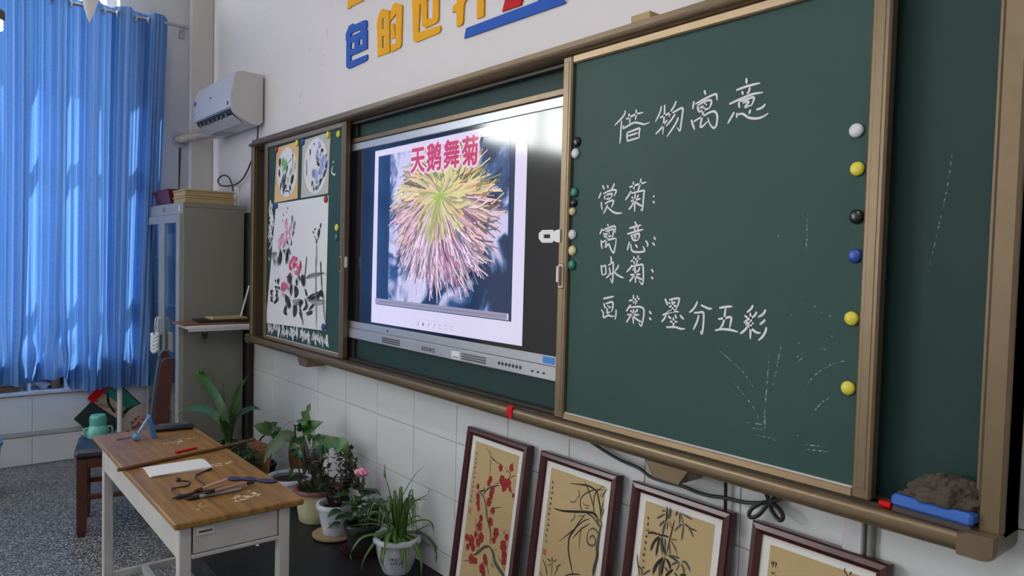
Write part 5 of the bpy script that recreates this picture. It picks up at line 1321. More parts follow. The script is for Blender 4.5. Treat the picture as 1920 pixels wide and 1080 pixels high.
# ------------------------------------------------------------------ four framed pictures leaning under the board
TOPY, TOPZ, DY, DZ = -.040, .815, -.1266, -.9919
def lean(x0): return lambda a, b, off: (x0+a, TOPY+b*DY+off*DZ, TOPZ+b*DZ-off*DY)
def framed(x0, w, label, art):
    P = lean(x0); t0, t1, bar = .012, .700, .029
    t = thing('framed_picture', label, 'picture', (x0+w/2, -.12, DAIS), 'framed ink paintings under the chalkboard')
    def bar_hull(o1, o2, i1, i2):                # outer and inner edge of one mitred bar, (a, b) pairs
        pts = []
        for o_, i_ in ((o1, i1), (o2, i2)):
            mix = lambda f: (o_[0]+(i_[0]-o_[0])*f, o_[1]+(i_[1]-o_[1])*f)
            for f, off in ((0, -.026), (0, -.004), (.12, .002), (.55, .004), (.9, -.002), (1, -.009), (1, -.026)): pts.append(P(*mix(f), off))
        return MB().hull(pts)
    o_ = [(0, t0), (w, t0), (w, t1), (0, t1)]; i_ = [(bar, t0+bar), (w-bar, t0+bar), (w-bar, t1-bar), (bar, t1-bar)]
    for k in range(4): obj('frame_bar', bar_hull(o_[k], o_[(k+1) % 4], i_[k], i_[(k+1) % 4]), M_frame, t)
    b = MB(); rect(b, bar-.004, w-bar+.004, t0+bar-.004, t1-bar+.004, P, -.011); rect(b, bar-.004, w-bar+.004, t0+bar-.004, t1-bar+.004, P, -.022); obj('mount', b, M_matb, t)
    mt = .024; b = MB(); rect(b, bar+mt, w-bar-mt, t0+bar+mt*.8, t1-bar-mt*.8, P, -.0105); silk = obj('painting', b, M_silk, t)
    ink = dict(INK); ink['g'] = (.085, .080, .065); ink['k'] = (.022, .018, .015)
    b = brush(PAINTINGS[art], P, ink, off=-.0101, dz=.00002, vary=.3)
    r = random.Random(len(art)); sx = bar+mt+.016
    n = {'plum': 11, 'orchid': 12, 'bamboo': 11, 'chrysanthemum': 10}[art]
    for i in range(n): scribble(b, sx, t0+.095+i*(.0185 if art != 'chrysanthemum' else .022), .013 if art != 'chrysanthemum' else .018, .015 if art != 'chrysanthemum' else .02, P, -.0100, (.03, .025, .02), r)
    sz = t0+.105+n*.0185
    for i in range(7): ribbon(b, [(sx-.010, sz+i*.003), (sx+.010, sz+i*.003+.001)], .0024, P, -.0100+i*.00001, (.42, .10, .05))
    if art == 'plum':
        for i, (a, c, rr) in enumerate(PLUM_BLOSSOMS):
            for k in range(5):
                ang = k*1.2566+i; f = .8+.4*r.random()
                disc(b, a+rr*.5*math.cos(ang), c+rr*.62*math.sin(ang), rr*.48, rr*.55, P, -.0094+i*.00002+k*.000003, (.27*f, .016*f, .018*f), n=9)
            disc(b, a, c, rr*.22, rr*.22, P, -.0085, (.14, .01, .01), n=7)
            ribbon(b, [(a-.004, c+.003), (a+.002, c+.013)], .002, P, -.0102, ink['k'])
    if art == 'chrysanthemum':
        for k in range(40):
            ang = k/40*6.283; ribbon(b, [(.22, .38), (.22+.05*math.cos(ang), .38+.05*math.sin(ang)), (.22+.075*math.cos(ang+.2), .38+.08*math.sin(ang+.2))], .006, P, -.0101+k*.00002, (.40, .24, .05))
    tag(obj('ink_strokes', b, M_ink, silk), kind='stuff')
    return t
framed(-2.310, .372, 'maroon framed plum blossom painting with red flowers', 'plum')
framed(-1.870, .364, 'maroon framed ink orchid painting between plum and bamboo', 'orchid')
framed(-1.447, .352, 'maroon framed ink bamboo painting under the hanging cable', 'bamboo')
framed(-1.033, .348, 'maroon framed picture of mostly bare tan silk, nearest to the rag', 'chrysanthemum')

# ------------------------------------------------------------------ air conditioner and its pipes
ax0, ax1 = -5.485, -4.672
ac = thing('air_conditioner', 'white wall air conditioner with its outlet flap open', 'air conditioner', (-5.08, 0, 2.29))
prof = [(-.0065, 2.620), (-.135, 2.628), (-.175, 2.615), (-.192, 2.57), (-.205, 2.47), (-.203, 2.40), (-.188, 2.370), (-.150, 2.335), (-.085, 2.305), (-.03, 2.300), (-.0065, 2.320)]
obj('body', MB().prism([(ax0+.012, y, z) for y, z in prof], (ax1-ax0-.024, 0, 0)), M_offw, ac, True)
for a, b_ in ((ax0, ax0+.012), (ax1-.012, ax1)):
    obj('end_cap', MB().prism([(a, y*1.0-(.003 if y < -.02 else 0), z+(.002 if z > 2.5 else 0)) for y, z in prof], (b_-a, 0, 0)), M_acend, ac, True)
fp = [(-.135, 2.632), (-.180, 2.619), (-.198, 2.57), (-.211, 2.47), (-.209, 2.395), (-.201, 2.395), (-.203, 2.47), (-.190, 2.57), (-.172, 2.612), (-.135, 2.626)]
fpo = obj('front_panel', MB().prism([(ax0+.004, y, z) for y, z in fp], (ax1-ax0-.014, 0, 0)), M_acfront, ac, True)
obj('outlet_slot', MB().hull([(x, y, z) for x in (ax0+.06, ax1-.05) for y, z in ((-.2015, 2.388), (-.190, 2.366), (-.150, 2.330), (-.150, 2.36), (-.19, 2.388))]), M_black, ac)
for i in range(7): x = ax0+.12+i*.09; obj('vane', MB().box(x, x+.012, -.197, -.16, 2.345, 2.372), M_grey, ac)
obj('outlet_flap', MB().hull([(x, y, z) for x in (ax0+.05, ax1-.045) for y, z in ((-.186, 2.348), (-.128, 2.306), (-.124, 2.310), (-.183, 2.353))]), M_offw, ac)
b = MB(); ap = lambda a, c, off: (a, -.2045-off-(2.5-c)*.07, c)
for c0, c1, col in ((2.505, 2.535, (.03, .04, .30)), (2.475, 2.500, (.30, .34, .55)), (2.445, 2.450, (.05, .06, .35)), (2.420, 2.440, (.35, .38, .6))): rect(b, ax0+.020, ax0+.065, c0, c1, ap, .003, col)
tag(obj('energy_label', b, M_ink, fpo), kind='stuff')
obj('logo', MB().box(-5.10, -5.07, -.2135, -.2095, 2.505, 2.512), M_grey, fpo); obj('indicator', MB().box(-4.735, -4.722, -.2145, -.210, 2.412, 2.436), M_dgrey, fpo)
hs = thing('refrigerant_hose', 'taped refrigerant hose running from the air conditioner into the window wall', 'hose', (-5.6, -.12, 2.3))
hp = smooth_pts([(-5.10, -.06, 2.318), (-5.25, -.085, 2.322), (-5.45, -.12, 2.318), (-5.62, -.165, 2.315), (-5.72, -.205, 2.310), (-5.80, -.235, 2.305)], 16)
obj('hose', MB().tube(hp, [.026+.004*math.sin(i*1.57) for i in range(len(hp))], 12), M_hose, hs, True)
obj('wall_flange', MB().lathe([(.030, 0), (.062, 0), (.062, .010), (.052, .014), (.030, .014)], (-5.79, -.228, 2.308), 24, 'x', cap=False), M_hose, hs, True)
tag(obj('grey_power_cord', MB().tube(smooth_pts([(-4.72, -.02, 2.36), (-4.735, -.015, 2.27), (-4.76, -.013, 2.20), (-4.82, -.013, 2.12), (-4.93, -.016, 2.02), (-5.05, -.018, 1.965), (-5.18, -.03, 1.945), (-5.32, -.06, 1.95), (-5.36, -.07, 1.99), (-5.28, -.06, 2.02), (-5.20, -.045, 2.0), (-5.15, -.04, 1.945), (-5.14, -.035, 1.90)], 5), .0055, 7), M_dgrey, None, True), 'grey air conditioner cord coiled above the steel cabinet', 'cord')

# ------------------------------------------------------------------ steel cabinet and what stands on it
kx0, kx1, ky0, ky1, kz = -5.700, -4.838, -.450, -.060, 1.785
cb = thing('steel_cabinet', 'tall grey steel cabinet with two glass doors in the corner', 'cabinet', ((kx0+kx1)/2, (ky0+ky1)/2, 0))
obj('side_panel', MB().box(kx1-.018, kx1, ky0+.0145, ky1, 0.0, kz-.0305, .002), M_cab, cb); obj('side_panel', MB().box(kx0, kx0+.018, ky0+.0145, ky1, 0, kz-.0305, .002), M_cab, cb)
obj('top_panel', MB().box(kx0, kx1, ky0+.0145, ky1, kz-.03, kz, .003), M_cab, cb); obj('back_panel', MB().box(kx0+.018, kx1-.018, ky1-.012, ky1, 0, kz-.03), M_cab, cb)
obj('plinth', MB().box(kx0+.018, kx1-.018, ky0+.01, ky1-.012, 0, .07), M_cab, cb)
for z in (.40, .75, 1.10, 1.42): obj('shelf', MB().box(kx0+.018, kx1-.018, ky0+.03, ky1-.012, z, z+.015), M_cab, cb)
obj('front_frame', MB().box(kx0, kx1, ky0, ky0+.014, kz-.075, kz, .002).box(kx0, kx1, ky0, ky0+.014, 0, .075, .002).box(kx0, kx0+.02, ky0, ky0+.014, .075, kz-.075).box(kx1-.02, kx1, ky0, ky0+.014, .075, kz-.075), M_cabf, cb)
xm = (kx0+kx1)/2
for a, b_ in ((kx0+.003, xm-.002), (xm+.002, kx1-.003)):
    s_ = .070; d = obj('door', MB().box(a, a+s_, ky0-.016, ky0, .078, kz-.078, .002).box(b_-s_, b_, ky0-.016, ky0, .078, kz-.078, .002).box(a+s_, b_-s_, ky0-.016, ky0, kz-.13, kz-.078, .002).box(a+s_, b_-s_, ky0-.016, ky0, .078, .13, .002), M_cabf, cb)
    obj('door_glass', MB().box(a+s_-.004, b_-s_+.004, ky0-.010, ky0-.006, .126, kz-.126), M_cabglass, d)
    hx = b_-.028 if a < xm-.1 else a+.028
    obj('handle', MB().tube(smooth_pts([(hx, ky0-.016, 1.02), (hx, ky0-.042, 1.01), (hx, ky0-.042, .92), (hx, ky0-.016, .91)], 4), .005, 8), M_chrome, d, True)
obj('latch', MB().box(xm-.02, xm+.02, ky0-.004, ky0+.01, kz-.05, kz-.02, .002), M_grey, cb)
obj('label', MB().box(kx1-.075, kx1-.045, ky0-.002, ky0, kz-.055, kz-.02), M_white, cb)
# things kept behind the glass
for i, (x, z, w, h, m_, l) in enumerate(((-5.40, 1.435, .20, .16, M_cartonl, 'pale box on the top shelf behind the cabinet glass'), (-5.10, 1.115, .16, .20, M_white, 'white box on the middle shelf behind the cabinet glass'), (-5.02, .765, .20, .24, M_redpl, 'dark red folder box low behind the cabinet glass'), (-5.35, .765, .18, .14, M_cartonl, 'pale carton low behind the left cabinet door'))):
    tag(obj('storage_box', MB().box(x-w/2, x+w/2, -.38, -.12, z, z+h, .004), m_), l, 'box', 'boxes in the steel cabinet')
ctn = lambda z, l, s_=0: tag(obj('flat_box', MB().box(-5.13+s_, -4.862+s_, -.425, -.120, z, z+.040, .003).box(-5.135+s_, -4.857+s_, -.430, -.115, z+.030, z+.042, .002), M_carton), l, 'box', 'flat boxes on the cabinet')
ctn(kz+.0005, 'flat tan card box on the cabinet, lower of two'); ctn(kz+.0445, 'flat tan card box on the cabinet, upper of two', -.004)
pt = thing('planter', 'dark red rectangular plastic planter on top of the cabinet', 'planter', (-5.42, -.33, kz))
pv = [(x, y, z) for (x, y, z) in ((-5.57, -.41, kz), (-5.25, -.41, kz), (-5.25, -.26, kz), (-5.57, -.26, kz), (-5.61, -.44, kz+.10), (-5.21, -.44, kz+.10), (-5.21, -.23, kz+.10), (-5.61, -.23, kz+.10))]
obj('trough', MB().hull(pv), M_redpl, pt); obj('rim', MB().box(-5.62, -5.20, -.445, -.43, kz+.094, kz+.106, .002).box(-5.62, -5.20, -.24, -.225, kz+.094, kz+.106, .002).box(-5.62, -5.605, -.43, -.24, kz+.094, kz+.106, .002).box(-5.215, -5.20, -.43, -.24, kz+.094, kz+.106, .002), M_redpl, pt)
obj('soil', MB().box(-5.60, -5.22, -.43, -.24, kz+.09, kz+.102), M_soil, pt)
tag(obj('paper_roll', MB().lathe([(.012, 0), (.012, .10), (.020, .105), (.020, .125), (.006, .127)], (-4.90, -.085, kz), 14), M_white, None, True), 'short white plastic cap stick standing behind the flat boxes', 'stick')
tag(obj('gap_shadow_sheet', MB().box(-5.5, -4.775, -.050, -.014, 0.0 if False else DAIS*0, 1.74, .003), M_dkbrown), 'dark sheet filling the shadowed gap between the cabinet and the wall', 'board')  # dark sheet set in the gap, partly standing in for its shadow
# shelf hung on the cabinet side
sh = thing('side_shelf', 'white shelf board fixed to the side of the steel cabinet', 'shelf', (-4.72, -.27, 1.0))
obj('shelf_board', MB().box(-4.837, -4.61, -.480, -.082, 1.000, 1.020, .004), M_white, sh); obj('lip', MB().box(-4.618, -4.606, -.470, -.085, .984, 1.001, .002), M_offw, sh)
Rz = lambda x, y, z, a: Matrix.Translation((x, y, z)) @ Matrix.Rotation(math.radians(a), 4, 'Z')
tag(obj('drawing_board', MB().box(-.10, .10, -.22, .20, 0, .012, .002, M=Rz(-4.725, -.285, 1.0205, 3)), M_board), 'thin brown drawing board lying on the side shelf', 'board')
tag(obj('portfolio', MB().box(-.085, .085, -.15, .15, 0, .016, .003, M=Rz(-4.72, -.245, 1.033, -4)), M_dkbrown), 'dark portfolio lying on the drawing board', 'portfolio')
tag(obj('sketch_book', MB().box(-.07, .07, -.11, .11, 0, .014, .002, M=Rz(-4.72, -.21, 1.0495, 2)), M_carton), 'tan sketch book on top of the dark portfolio', 'book')
kc = thing('padlock', 'small black padlock hanging under the side shelf', 'padlock', (-4.62, -.37, .93))
obj('shackle', MB().tube(smooth_pts([(-4.64, -.38, .995), (-4.64, -.38, .972), (-4.64, -.366, .96), (-4.64, -.352, .972), (-4.64, -.352, .995)], 4), .003, 6), M_black, kc); obj('lock_body', MB().box(-4.647, -4.633, -.382, -.35, .938, .966, .004), M_black, kc); obj('key', MB().box(-4.642, -4.638, -.370, -.360, .905, .940, .001), M_dgrey, kc)
tag(obj('white_stick', MB().tube([(-4.70, -.135, 1.024), (-4.72, -.066, 1.26)], .005, 7), M_white, None, True), 'thin white stick leaning above the side shelf', 'stick')
ck = thing('knotted_cloth', 'white cloth knotted round the cabinet door handles', 'cloth', (-5.27, -.49, .84))
r = random.Random(2)
for i in range(5): z = .80+i*.024; obj('cloth_loop', MB().tube(smooth_pts([(-5.315, -.496, z), (-5.29, -.515, z+.012), (-5.255, -.512, z-.008), (-5.23, -.496, z+.01), (-5.26, -.489, z+.022), (-5.305, -.489, z+.012)], 4), .013, 7), M_white, ck, True)

# ------------------------------------------------------------------ curtain and rod at the window
RX, RZ = -5.655, 3.108
rod = thing('curtain_rod', 'thin steel curtain rod along the window wall', 'curtain rod', (RX, -.2, RZ))
obj('rod', MB().tube([(RX, -.195, RZ), (RX, -2.85, RZ)], .011, 10), M_rod, rod, True)
for y in (-.215, -2.80): obj('bracket', MB().box(T1, RX+.01, y-.008, y+.008, RZ-.008, RZ+.008, .002).box(T1, T1+.008, y-.025, y+.025, RZ-.05, RZ+.03, .003), M_rod, rod)
obj('finial', MB().lathe([(.013, 0), (.016, .01), (.008, .03), (0, .032)], (RX, -.195, RZ), 12, 'y'), M_rod, rod, True)
ct = thing('curtain', 'long pleated blue curtain drawn across the sunlit window', 'curtain', (RX, -1.5, .5))
ncol, nrow = 780, 84; vs = []; fs = []
def hem(y):
    a = .50 if y > -.90 else (.50+.105*min(1, (-.90-y)/.07))
    if y < -1.02: a -= .03*min(1, (-1.02-y)/.1)
    return a + .006*math.sin(y*63)
for i in range(ncol+1):
    yb = -.325-2.33*i/ncol; ph = 2*math.pi*(yb+.46)/.196
    fold = math.floor((yb+.46)/.196); rr = random.Random(fold*7+1); ka, kb = rr.uniform(.8, 1.2), rr.uniform(-1, 1)
    for j in range(nrow+1):
        t = j/nrow; z0 = RZ+.045; z = z0+(hem(yb)-z0)*t
        A = .050*(1-.15*t)*(1+.12*math.sin(yb*5+t*3))
        x = RX + A*math.sin(ph+.45*t*math.sin(yb*4.1+1)+.25*t*t*math.sin(yb*9)) + .010*t*math.sin(2*ph+4*t+yb*3) + .006*t*math.sin(3.1*ph-6*t) + .011*math.sin(3*ph+2*math.sin(yb*7)) + .004*math.sin(7*ph+yb*11)
        g = math.exp(-((yb+1.0)/.16)**2)*math.exp(-((t-.93)/.09)**2)
        x += .035*g*math.sin(t*46+yb*31) + .02*g
        g2 = math.exp(-((t-.95)/.07)**2); x += .012*g2*math.sin(yb*70+t*20)
        y = yb - .085*t*max(0, 1-i/ncol*2.8) + .022*t*t*math.sin(yb*6.5) + .012*g2*math.sin(yb*40+3)
        x = max(x, T1+(.03 if z > .85 else .085))
        vs.append((x, y, z))
k = nrow+1
for i in range(ncol):
    for j in range(nrow): fs.append((i*k+j, i*k+j+1, (i+1)*k+j+1, (i+1)*k+j))
cm = MB(); cm.v = vs; cm.f = fs; cm.mi = [0]*len(fs)
cf = obj('curtain_fabric', cm, M_curt, ct, 2)
ul = cf.data.uv_layers.new(name='cloth'); vi = [0]*len(cf.data.loops); cf.data.loops.foreach_get('vertex_index', vi)
ul.data.foreach_set('uv', [q for v_ in vi for q in ((v_//k)/ncol*58.0, (v_ % k)/nrow)])
for q in range(23):
    y = -.46-.098*q
    if y < -2.6: break
    tor = MB(); R1, R2 = .023, .0065
    vv = []; ff = []
    for i in range(20):
        a = 2*math.pi*i/20
        for j in range(8):
            c_ = 2*math.pi*j/8; rad = R1+R2*math.cos(c_)
            p = Vector((rad*math.cos(a), R2*math.sin(c_), rad*math.sin(a))); p.rotate(Matrix.Rotation(math.radians(35 if q % 2 else -35), 3, 'Z')); vv.append((RX+p.x, y+p.y, RZ-.010+p.z))
    for i in range(20):
        for j in range(8): ff.append((i*8+j, ((i+1) % 20)*8+j, ((i+1) % 20)*8+(j+1) % 8, i*8+(j+1) % 8))
    obj('grommet', tor.add(vv, ff), M_chrome, ct, True)

# ------------------------------------------------------------------ under the window
tag(obj('wall_pipe', MB().tube([(-5.690, -.632, 0), (-5.690, -.632, .70)], .017, 12), M_white, None, True), 'white vertical pipe in front of the paintings under the window', 'pipe')
XP = lambda x: (lambda a, b, off: (x+off, a, b))
dm = thing('dark_green_panel', 'dark green board standing on its corner under the curtain', 'board', (-5.75, -.69, 0))
sq = [(-.902, .286), (-.650, .545), (-.477, .348), (-.729, .089)]
obj('board', MB().prism([(-5.774, y, z) for y, z in sq], (.012, 0, 0)), mat('dark_green_card', (.012, .030, .026), .6), dm)
b = MB(); Q = XP(-5.762)
b.add([Q(-.790, .395, .0006), Q(-.725, .455, .0006), Q(-.575, .325, .0006), Q(-.640, .262, .0006)], [(0, 1, 2, 3)], 0, (.42, .33, .25))
b.add([Q(-.722, .455, .0006), Q(-.650, .535, .0006), Q(-.490, .348, .0006), Q(-.572, .325, .0006)], [(0, 1, 2, 3)], 0, (.03, .22, .17))
r = random.Random(8)
for i in range(16): ribbon(b, [(-.76+i*.011+r.uniform(-.02, .02), .39-i*.007+r.uniform(-.02, .02)), (-.74+i*.011+r.uniform(-.02, .02), .38-i*.007+r.uniform(-.02, .02))], .01, Q, .001+i*.00003, (.30, .14, .11))
ribbon(b, [(-.695, .45), (-.69, .38), (-.665, .33), (-.645, .30)], .016, Q, .0018, (.01, .012, .012))
tag(obj('collage', b, M_ink, dm), kind='stuff')
tag(obj('red_folder', MB().prism([(-5.752, y, z) for y, z in ((-.826, .425), (-.790, .386), (-.690, .49), (-.726, .53))], (.006, 0, 0)), M_red), 'red card folder tucked on the green board under the curtain', 'folder')
tag(obj('white_foam_sheet', MB().box(-5.782, -5.776, -.60, -.36, 0.225, .55), M_paper), 'white foam sheet standing behind the round painting under the window', 'sheet')
rp_ = thing('round_fan_painting', 'round cream painting with red flowers leaning under the window', 'painting', (-5.74, -.445, 0))
obj('disc', MB().lathe([(.176, 0), (.176, .008), (.150, .010), (0, .010)], (-5.742, -.445, .180), 40, 'x'), mat('cream_card', (.46, .40, .33), .8), rp_)
b = MB(); Q = XP(-5.732)
for i in range(46):
    a, d = r.uniform(0, 6.28), r.uniform(0, .09); y, z = -.50+d*math.cos(a), .19+d*math.sin(a)*.9
    disc(b, y, z, r.uniform(.006, .017), r.uniform(.006, .015), Q, .0006+i*.00003, r.choice([(.42, .03, .03), (.50, .10, .09), (.45, .2, .16), (.10, .12, .07)]), n=8)
tag(obj('brushwork', b, M_ink, rp_), kind='stuff')
tag(obj('small_bowl', MB().lathe([(.020, 0), (.022, .004), (.048, .034), (.050, .038), (.046, .036), (.018, .006)], (-5.86, -1.07, .502), 20, cap=False), M_offw, None, True), 'small off-white bowl in the niche under the window sill', 'bowl')
tag(obj('paint_tray', MB().box(-5.93, -5.81, -1.40, -1.21, .502, .516, .004).box(-5.92, -5.82, -1.39, -1.22, .516, .528, .004), M_board), 'brown paint tray in the niche nearest the curtain gap', 'tray')
tag(obj('brown_carton', MB().box(-5.95, -5.83, -1.03, -.975, .502, .60, .004), M_board), 'narrow brown carton at the end of the niche', 'carton')
bk = thing('bucket', 'teal plastic bucket by the window wall', 'bucket', (-5.2, -1.475, 0))
obj('pail', MB().lathe([(.085, 0), (.118, .30), (.126, .30), (.126, .315), (.114, .315), (.082, .01), (0, .01)], (-5.2, -1.475, 0), 28), mat('turquoise_plastic', (.02, .24, .28), .35), bk, True)
obj('bail', MB().tube(smooth_pts([(-5.2, -1.595, .30), (-5.14, -1.56, .25), (-5.09, -1.475, .23), (-5.14, -1.39, .25), (-5.2, -1.355, .30)], 5), .003, 6), M_grey, bk, True)
# hanging from the ceiling
pn = thing('hanging_pennant', 'white pointed paper pennant hanging in front of the curtain', 'pennant', (-4.0, -1.09, 2.555))
vs = []; fs = []; n = 16
for j in range(n+1):
    f = j/n; w = .20*f**.85
    for i in range(n+1):
        u = -1+2*i/n; y = -1.098 + w*(u*.62+.08*f) + .02*f; z = 2.553+.50*f; x = -4.0 - .07*u*u*f - .03*math.sin(u*2.2+1)*f
        vs.append((x, y, z))
top = len(vs); vs += [(x+.003, y, z) for x, y, z in vs]; k = n+1
fs = [(j*k+i, j*k+i+1, (j+1)*k+i+1, (j+1)*k+i) for j in range(n) for i in range(n)]; fs += [tuple(q+top for q in f) for f in fs]
obj('pennant_sheet', MB().add(vs, fs), M_white, pn, 2); obj('string', MB().tube([(-4.0, -1.09, 3.05), (-4.0, -1.09, H)], .0015, 5), M_white, pn)
pb = thing('pendant_bulb', 'spiral bulb in a brown socket hanging at the left edge of the picture', 'lamp', (-4.0, -1.462, 2.43))
obj('socket', MB().lathe([(.030, 2.487), (.034, 2.492), (.034, 2.525), (.024, 2.534), (.010, 2.54)], (-4.0, -1.462, 0), 16), mat('brown_socket', (.12, .09, .06), .5), pb, True)
obj('spiral_tube', MB().tube([(-4.0+.022*math.cos(a*.5), -1.462+.022*math.sin(a*.5), 2.486-.0013*a) for a in range(0, 38)], .0065, 8), mat('lit_spiral', (.9, .9, .85), .4, emit=(1, .97, .85), estr=2.0), pb, True)
obj('cord', MB().tube([(-4.0, -1.462, 2.538), (-4.0, -1.462, H)], .003, 6), M_white, pb)

# ------------------------------------------------------------------ chair behind the desk, bottle on it
ch = thing('wooden_chair', 'red-brown wooden chair with dark blue padded seat', 'chair', (-4.31, -.92, 0))
CHAIR_TURN = -.21
cx0, cx1, cy0, cy1 = -4.490, -4.135, -1.125, -.715
obj('seat', MB().box(cx0-.005, cx1+.005, cy0-.012, cy1, .405, .452, .016), M_seat, ch, True)
sf = MB().box(cx0+.01, cx1-.01, cy0+.005, cy0+.03, .355, .404, .004).box(cx0+.01, cx1-.01, cy1-.03, cy1-.005, .355, .404, .004).box(cx0+.005, cx0+.03, cy0+.03, cy1-.03, .355, .404, .004).box(cx1-.03, cx1-.005, cy0+.03, cy1-.03, .355, .404, .004)
obj('seat_frame', sf, M_chairw, ch)
for x in (cx0, cx1-.042):
    obj('leg', MB().hull([(x+a, cy0+b, z) for a in (0, .042) for b in (0, .045) for z in (.03, .404)]+[(x+.006+a*.7, cy0+.006+b*.7, 0) for a in (0, .042) for b in (0, .045)]), M_chairw, ch)
    obj('leg', MB().hull([(x+a, cy1-.045+b-.0*z, z) for a in (0, .042) for b in (0, .045) for z in (0, .404)]), M_chairw, ch)
    pts = [(cy1-.035, .40), (cy1-.025, .55), (cy1-.014, .70), (cy1-.004, .82), (cy1+.004, .905)]
    side = MB(); vv = []; n = len(pts)
    for i, (y, z) in enumerate([(q.x, q.y) for q in smooth_pts([(p[0], p[1], 0) for p in pts], 8)]):
        f = z; d = .062 if z < .84 else .062*math.sqrt(max(.04, 1-((z-.84)/.068)**2))
        vv += [(x, y-d/2, z), (x+.040, y-d/2, z), (x+.040, y+d/2, z), (x, y+d/2, z)]
    N = len(vv)//4; ff = [(0, 1, 2, 3), tuple((N-1)*4+q for q in (3, 2, 1, 0))]
    for i in range(N-1):
        for q in range(4): ff.append((i*4+q, i*4+(q+1) % 4, (i+1)*4+(q+1) % 4, (i+1)*4+q))
    obj('back_post', side.add(vv, ff), M_chairw, ch, True)
    obj('side_stretcher', MB().box(x+.010, x+.034, cy0+.045, cy1-.045, .19, .215, .003), M_chairw, ch)
obj('front_stretcher', MB().box(cx0+.042, cx1-.042, cy0+.01, cy0+.032, .20, .225, .003), M_chairw, ch)
obj('back_pad', MB().hull([(x, y, z) for x in (cx0+.045, cx1-.045) for y, z in ((cy1-.075, .53), (cy1-.045, .53), (cy1-.068, .62), (cy1-.010, .87), (cy1-.036, .88), (cy1-.055, .74))]), M_backpad, ch)
ch.location.x += .012; ch.location.y += .034; ch.rotation_euler.z = CHAIR_TURN
bt = thing('water_jug', 'teal plastic jug with a ribbed cap on the chair seat', 'jug', (-4.40, -.985, .4525))
jx, jy, jz = -4.415, -.985, .4525
jb = MB().lathe([(.050, 0), (.053, .005), (.053, .036), (.050, .050), (.040, .064), (.035, .070), (0, .070)], (jx, jy, jz), 28)
obj('jug_body', jb, M_teal2, bt, True)
cap = obj('cap', MB().lathe([(.040, .068), (.040, .112), (.035, .122), (0, .123)], (jx, jy, jz), 28), M_teal, bt, True)
rb_ = MB()
for i in range(24): a = i*2*math.pi/24; rb_.box(-.002, .002, -.002, .002, .076, .108, M=Matrix.Translation((jx+.040*math.cos(a), jy+.040*math.sin(a), jz)) @ Matrix.Rotation(a, 4, 'Z'))
obj('cap_ribs', rb_, M_teal, cap)
for s_ in (-1, 1): obj('handle', MB().tube(smooth_pts([(jx, jy+s_*.047, jz+.054), (jx+.004, jy+s_*.066, jz+.048), (jx+.004, jy+s_*.067, jz+.015), (jx, jy+s_*.052, jz+.007)], 5), .005, 8), M_teal2, bt, True)
obj('strap', MB().box(jx+.045, jx+.057, jy-.010, jy+.010, jz+.010, jz+.050, .003).box(jx+.026, jx+.050, jy-.010, jy+.010, jz+.047, jz+.058, .003), M_teal2, bt)

# ------------------------------------------------------------------ desk
dx0, dx1, dy0, dy1, dz = -3.315, -2.108, -1.192, -.812, .715
dk = thing('desk', 'worn wooden desk top on a grey painted steel frame', 'desk', ((dx0+dx1)/2, (dy0+dy1)/2, 0))
obj('tabletop', MB().box(dx0, dx1, dy0, dy1, dz-.020, dz, .004), M_wood, dk)
lx = [(dx0+.10, dy0+.016), (dx0+.10, dy1-.075), (dx1-.048, dy0+.016), (dx1-.048, dy1-.075)]
for x, y in lx: obj('leg', MB().box(x, x+.034, y, y+.034, 0.0, dz-.0205, .003), M_desk_st, dk)
obj('apron', MB().box(dx0+.134, dx1-.048, dy0+.018, dy0+.022, .600, dz-.0205), M_desk_st, dk); obj('apron', MB().box(dx0+.134, dx1-.048, dy1-.045, dy1-.041, .600, dz-.0205), M_desk_st, dk)
obj('apron', MB().box(dx0+.10, dx0+.104, dy0+.05, dy1-.075, .600, dz-.0205), M_desk_st, dk)
obj('drawer_bottom', MB().box(dx0+.11, dx1-.03, dy0+.024, dy1-.047, .600, .604), M_desk_st, dk)
dr = obj('drawer_front', MB().box(dx1-.022, dx1-.016, dy0+.054, dy1-.079, .612, dz-.024, .002), M_desk_st, dk)
obj('end_rail', MB().box(dx1-.046, dx1-.014, dy0+.05, dy1-.075, .598, .610, .002), M_desk_st, dk)
lh = obj('label_holder', MB().box(dx1-.017, dx1-.012, dy0+.062, dy0+.112, dz-.052, dz-.028, .001), M_offw, dr)
b = MB(); b.box(dx1-.0122, dx1-.0112, dy0+.068, dy0+.106, dz-.044, dz-.038); obj('label_print', b, M_dgrey, dr)
obj('stretcher', MB().box(dx0+.105, dx0+.128, dy0+.05, dy1-.075, .155, .180, .002), M_desk_st, dk); obj('stretcher', MB().box(dx1-.043, dx1-.020, dy0+.05, dy1-.075, .155, .180, .002), M_desk_st, dk)
obj('stretcher', MB().box(dx0+.128, dx1-.043, (dy0+dy1)/2-.035, (dy0+dy1)/2-.010, .155, .180, .002), M_desk_st, dk)
ws = MB(); r = random.Random(14); Zp = lambda a, b, off: (a, b, dz+off)
for cx, cy, n, w in ((-3.02, -.950, 16, .022), (-3.05, -.90, 7, .014), (-2.22, -.960, 26, .020), (-2.62, -.90, 16, .02), (-2.22, -1.12, 6, .02), (-2.25, -.945, 8, .015)):
    for i in range(n):
        a, c = cx+r.uniform(-.025, .025), cy+r.uniform(-.04, .04)
        ribbon(ws, [(a, c), (a+r.uniform(-.02, .02), c+r.uniform(-.015, .015))], r.uniform(.003, .011), Zp, .0005+i*.00002, taper=(.2, .2))
ribbon(ws, [(-2.93, -1.10), (-2.95, -1.03)], .002, Zp, .0005); ribbon(ws, [(-2.50, -1.13), (-2.47, -1.05)], .002, Zp, .0005)
tag(obj('scratches', ws, M_scratch, dk), kind='stuff')

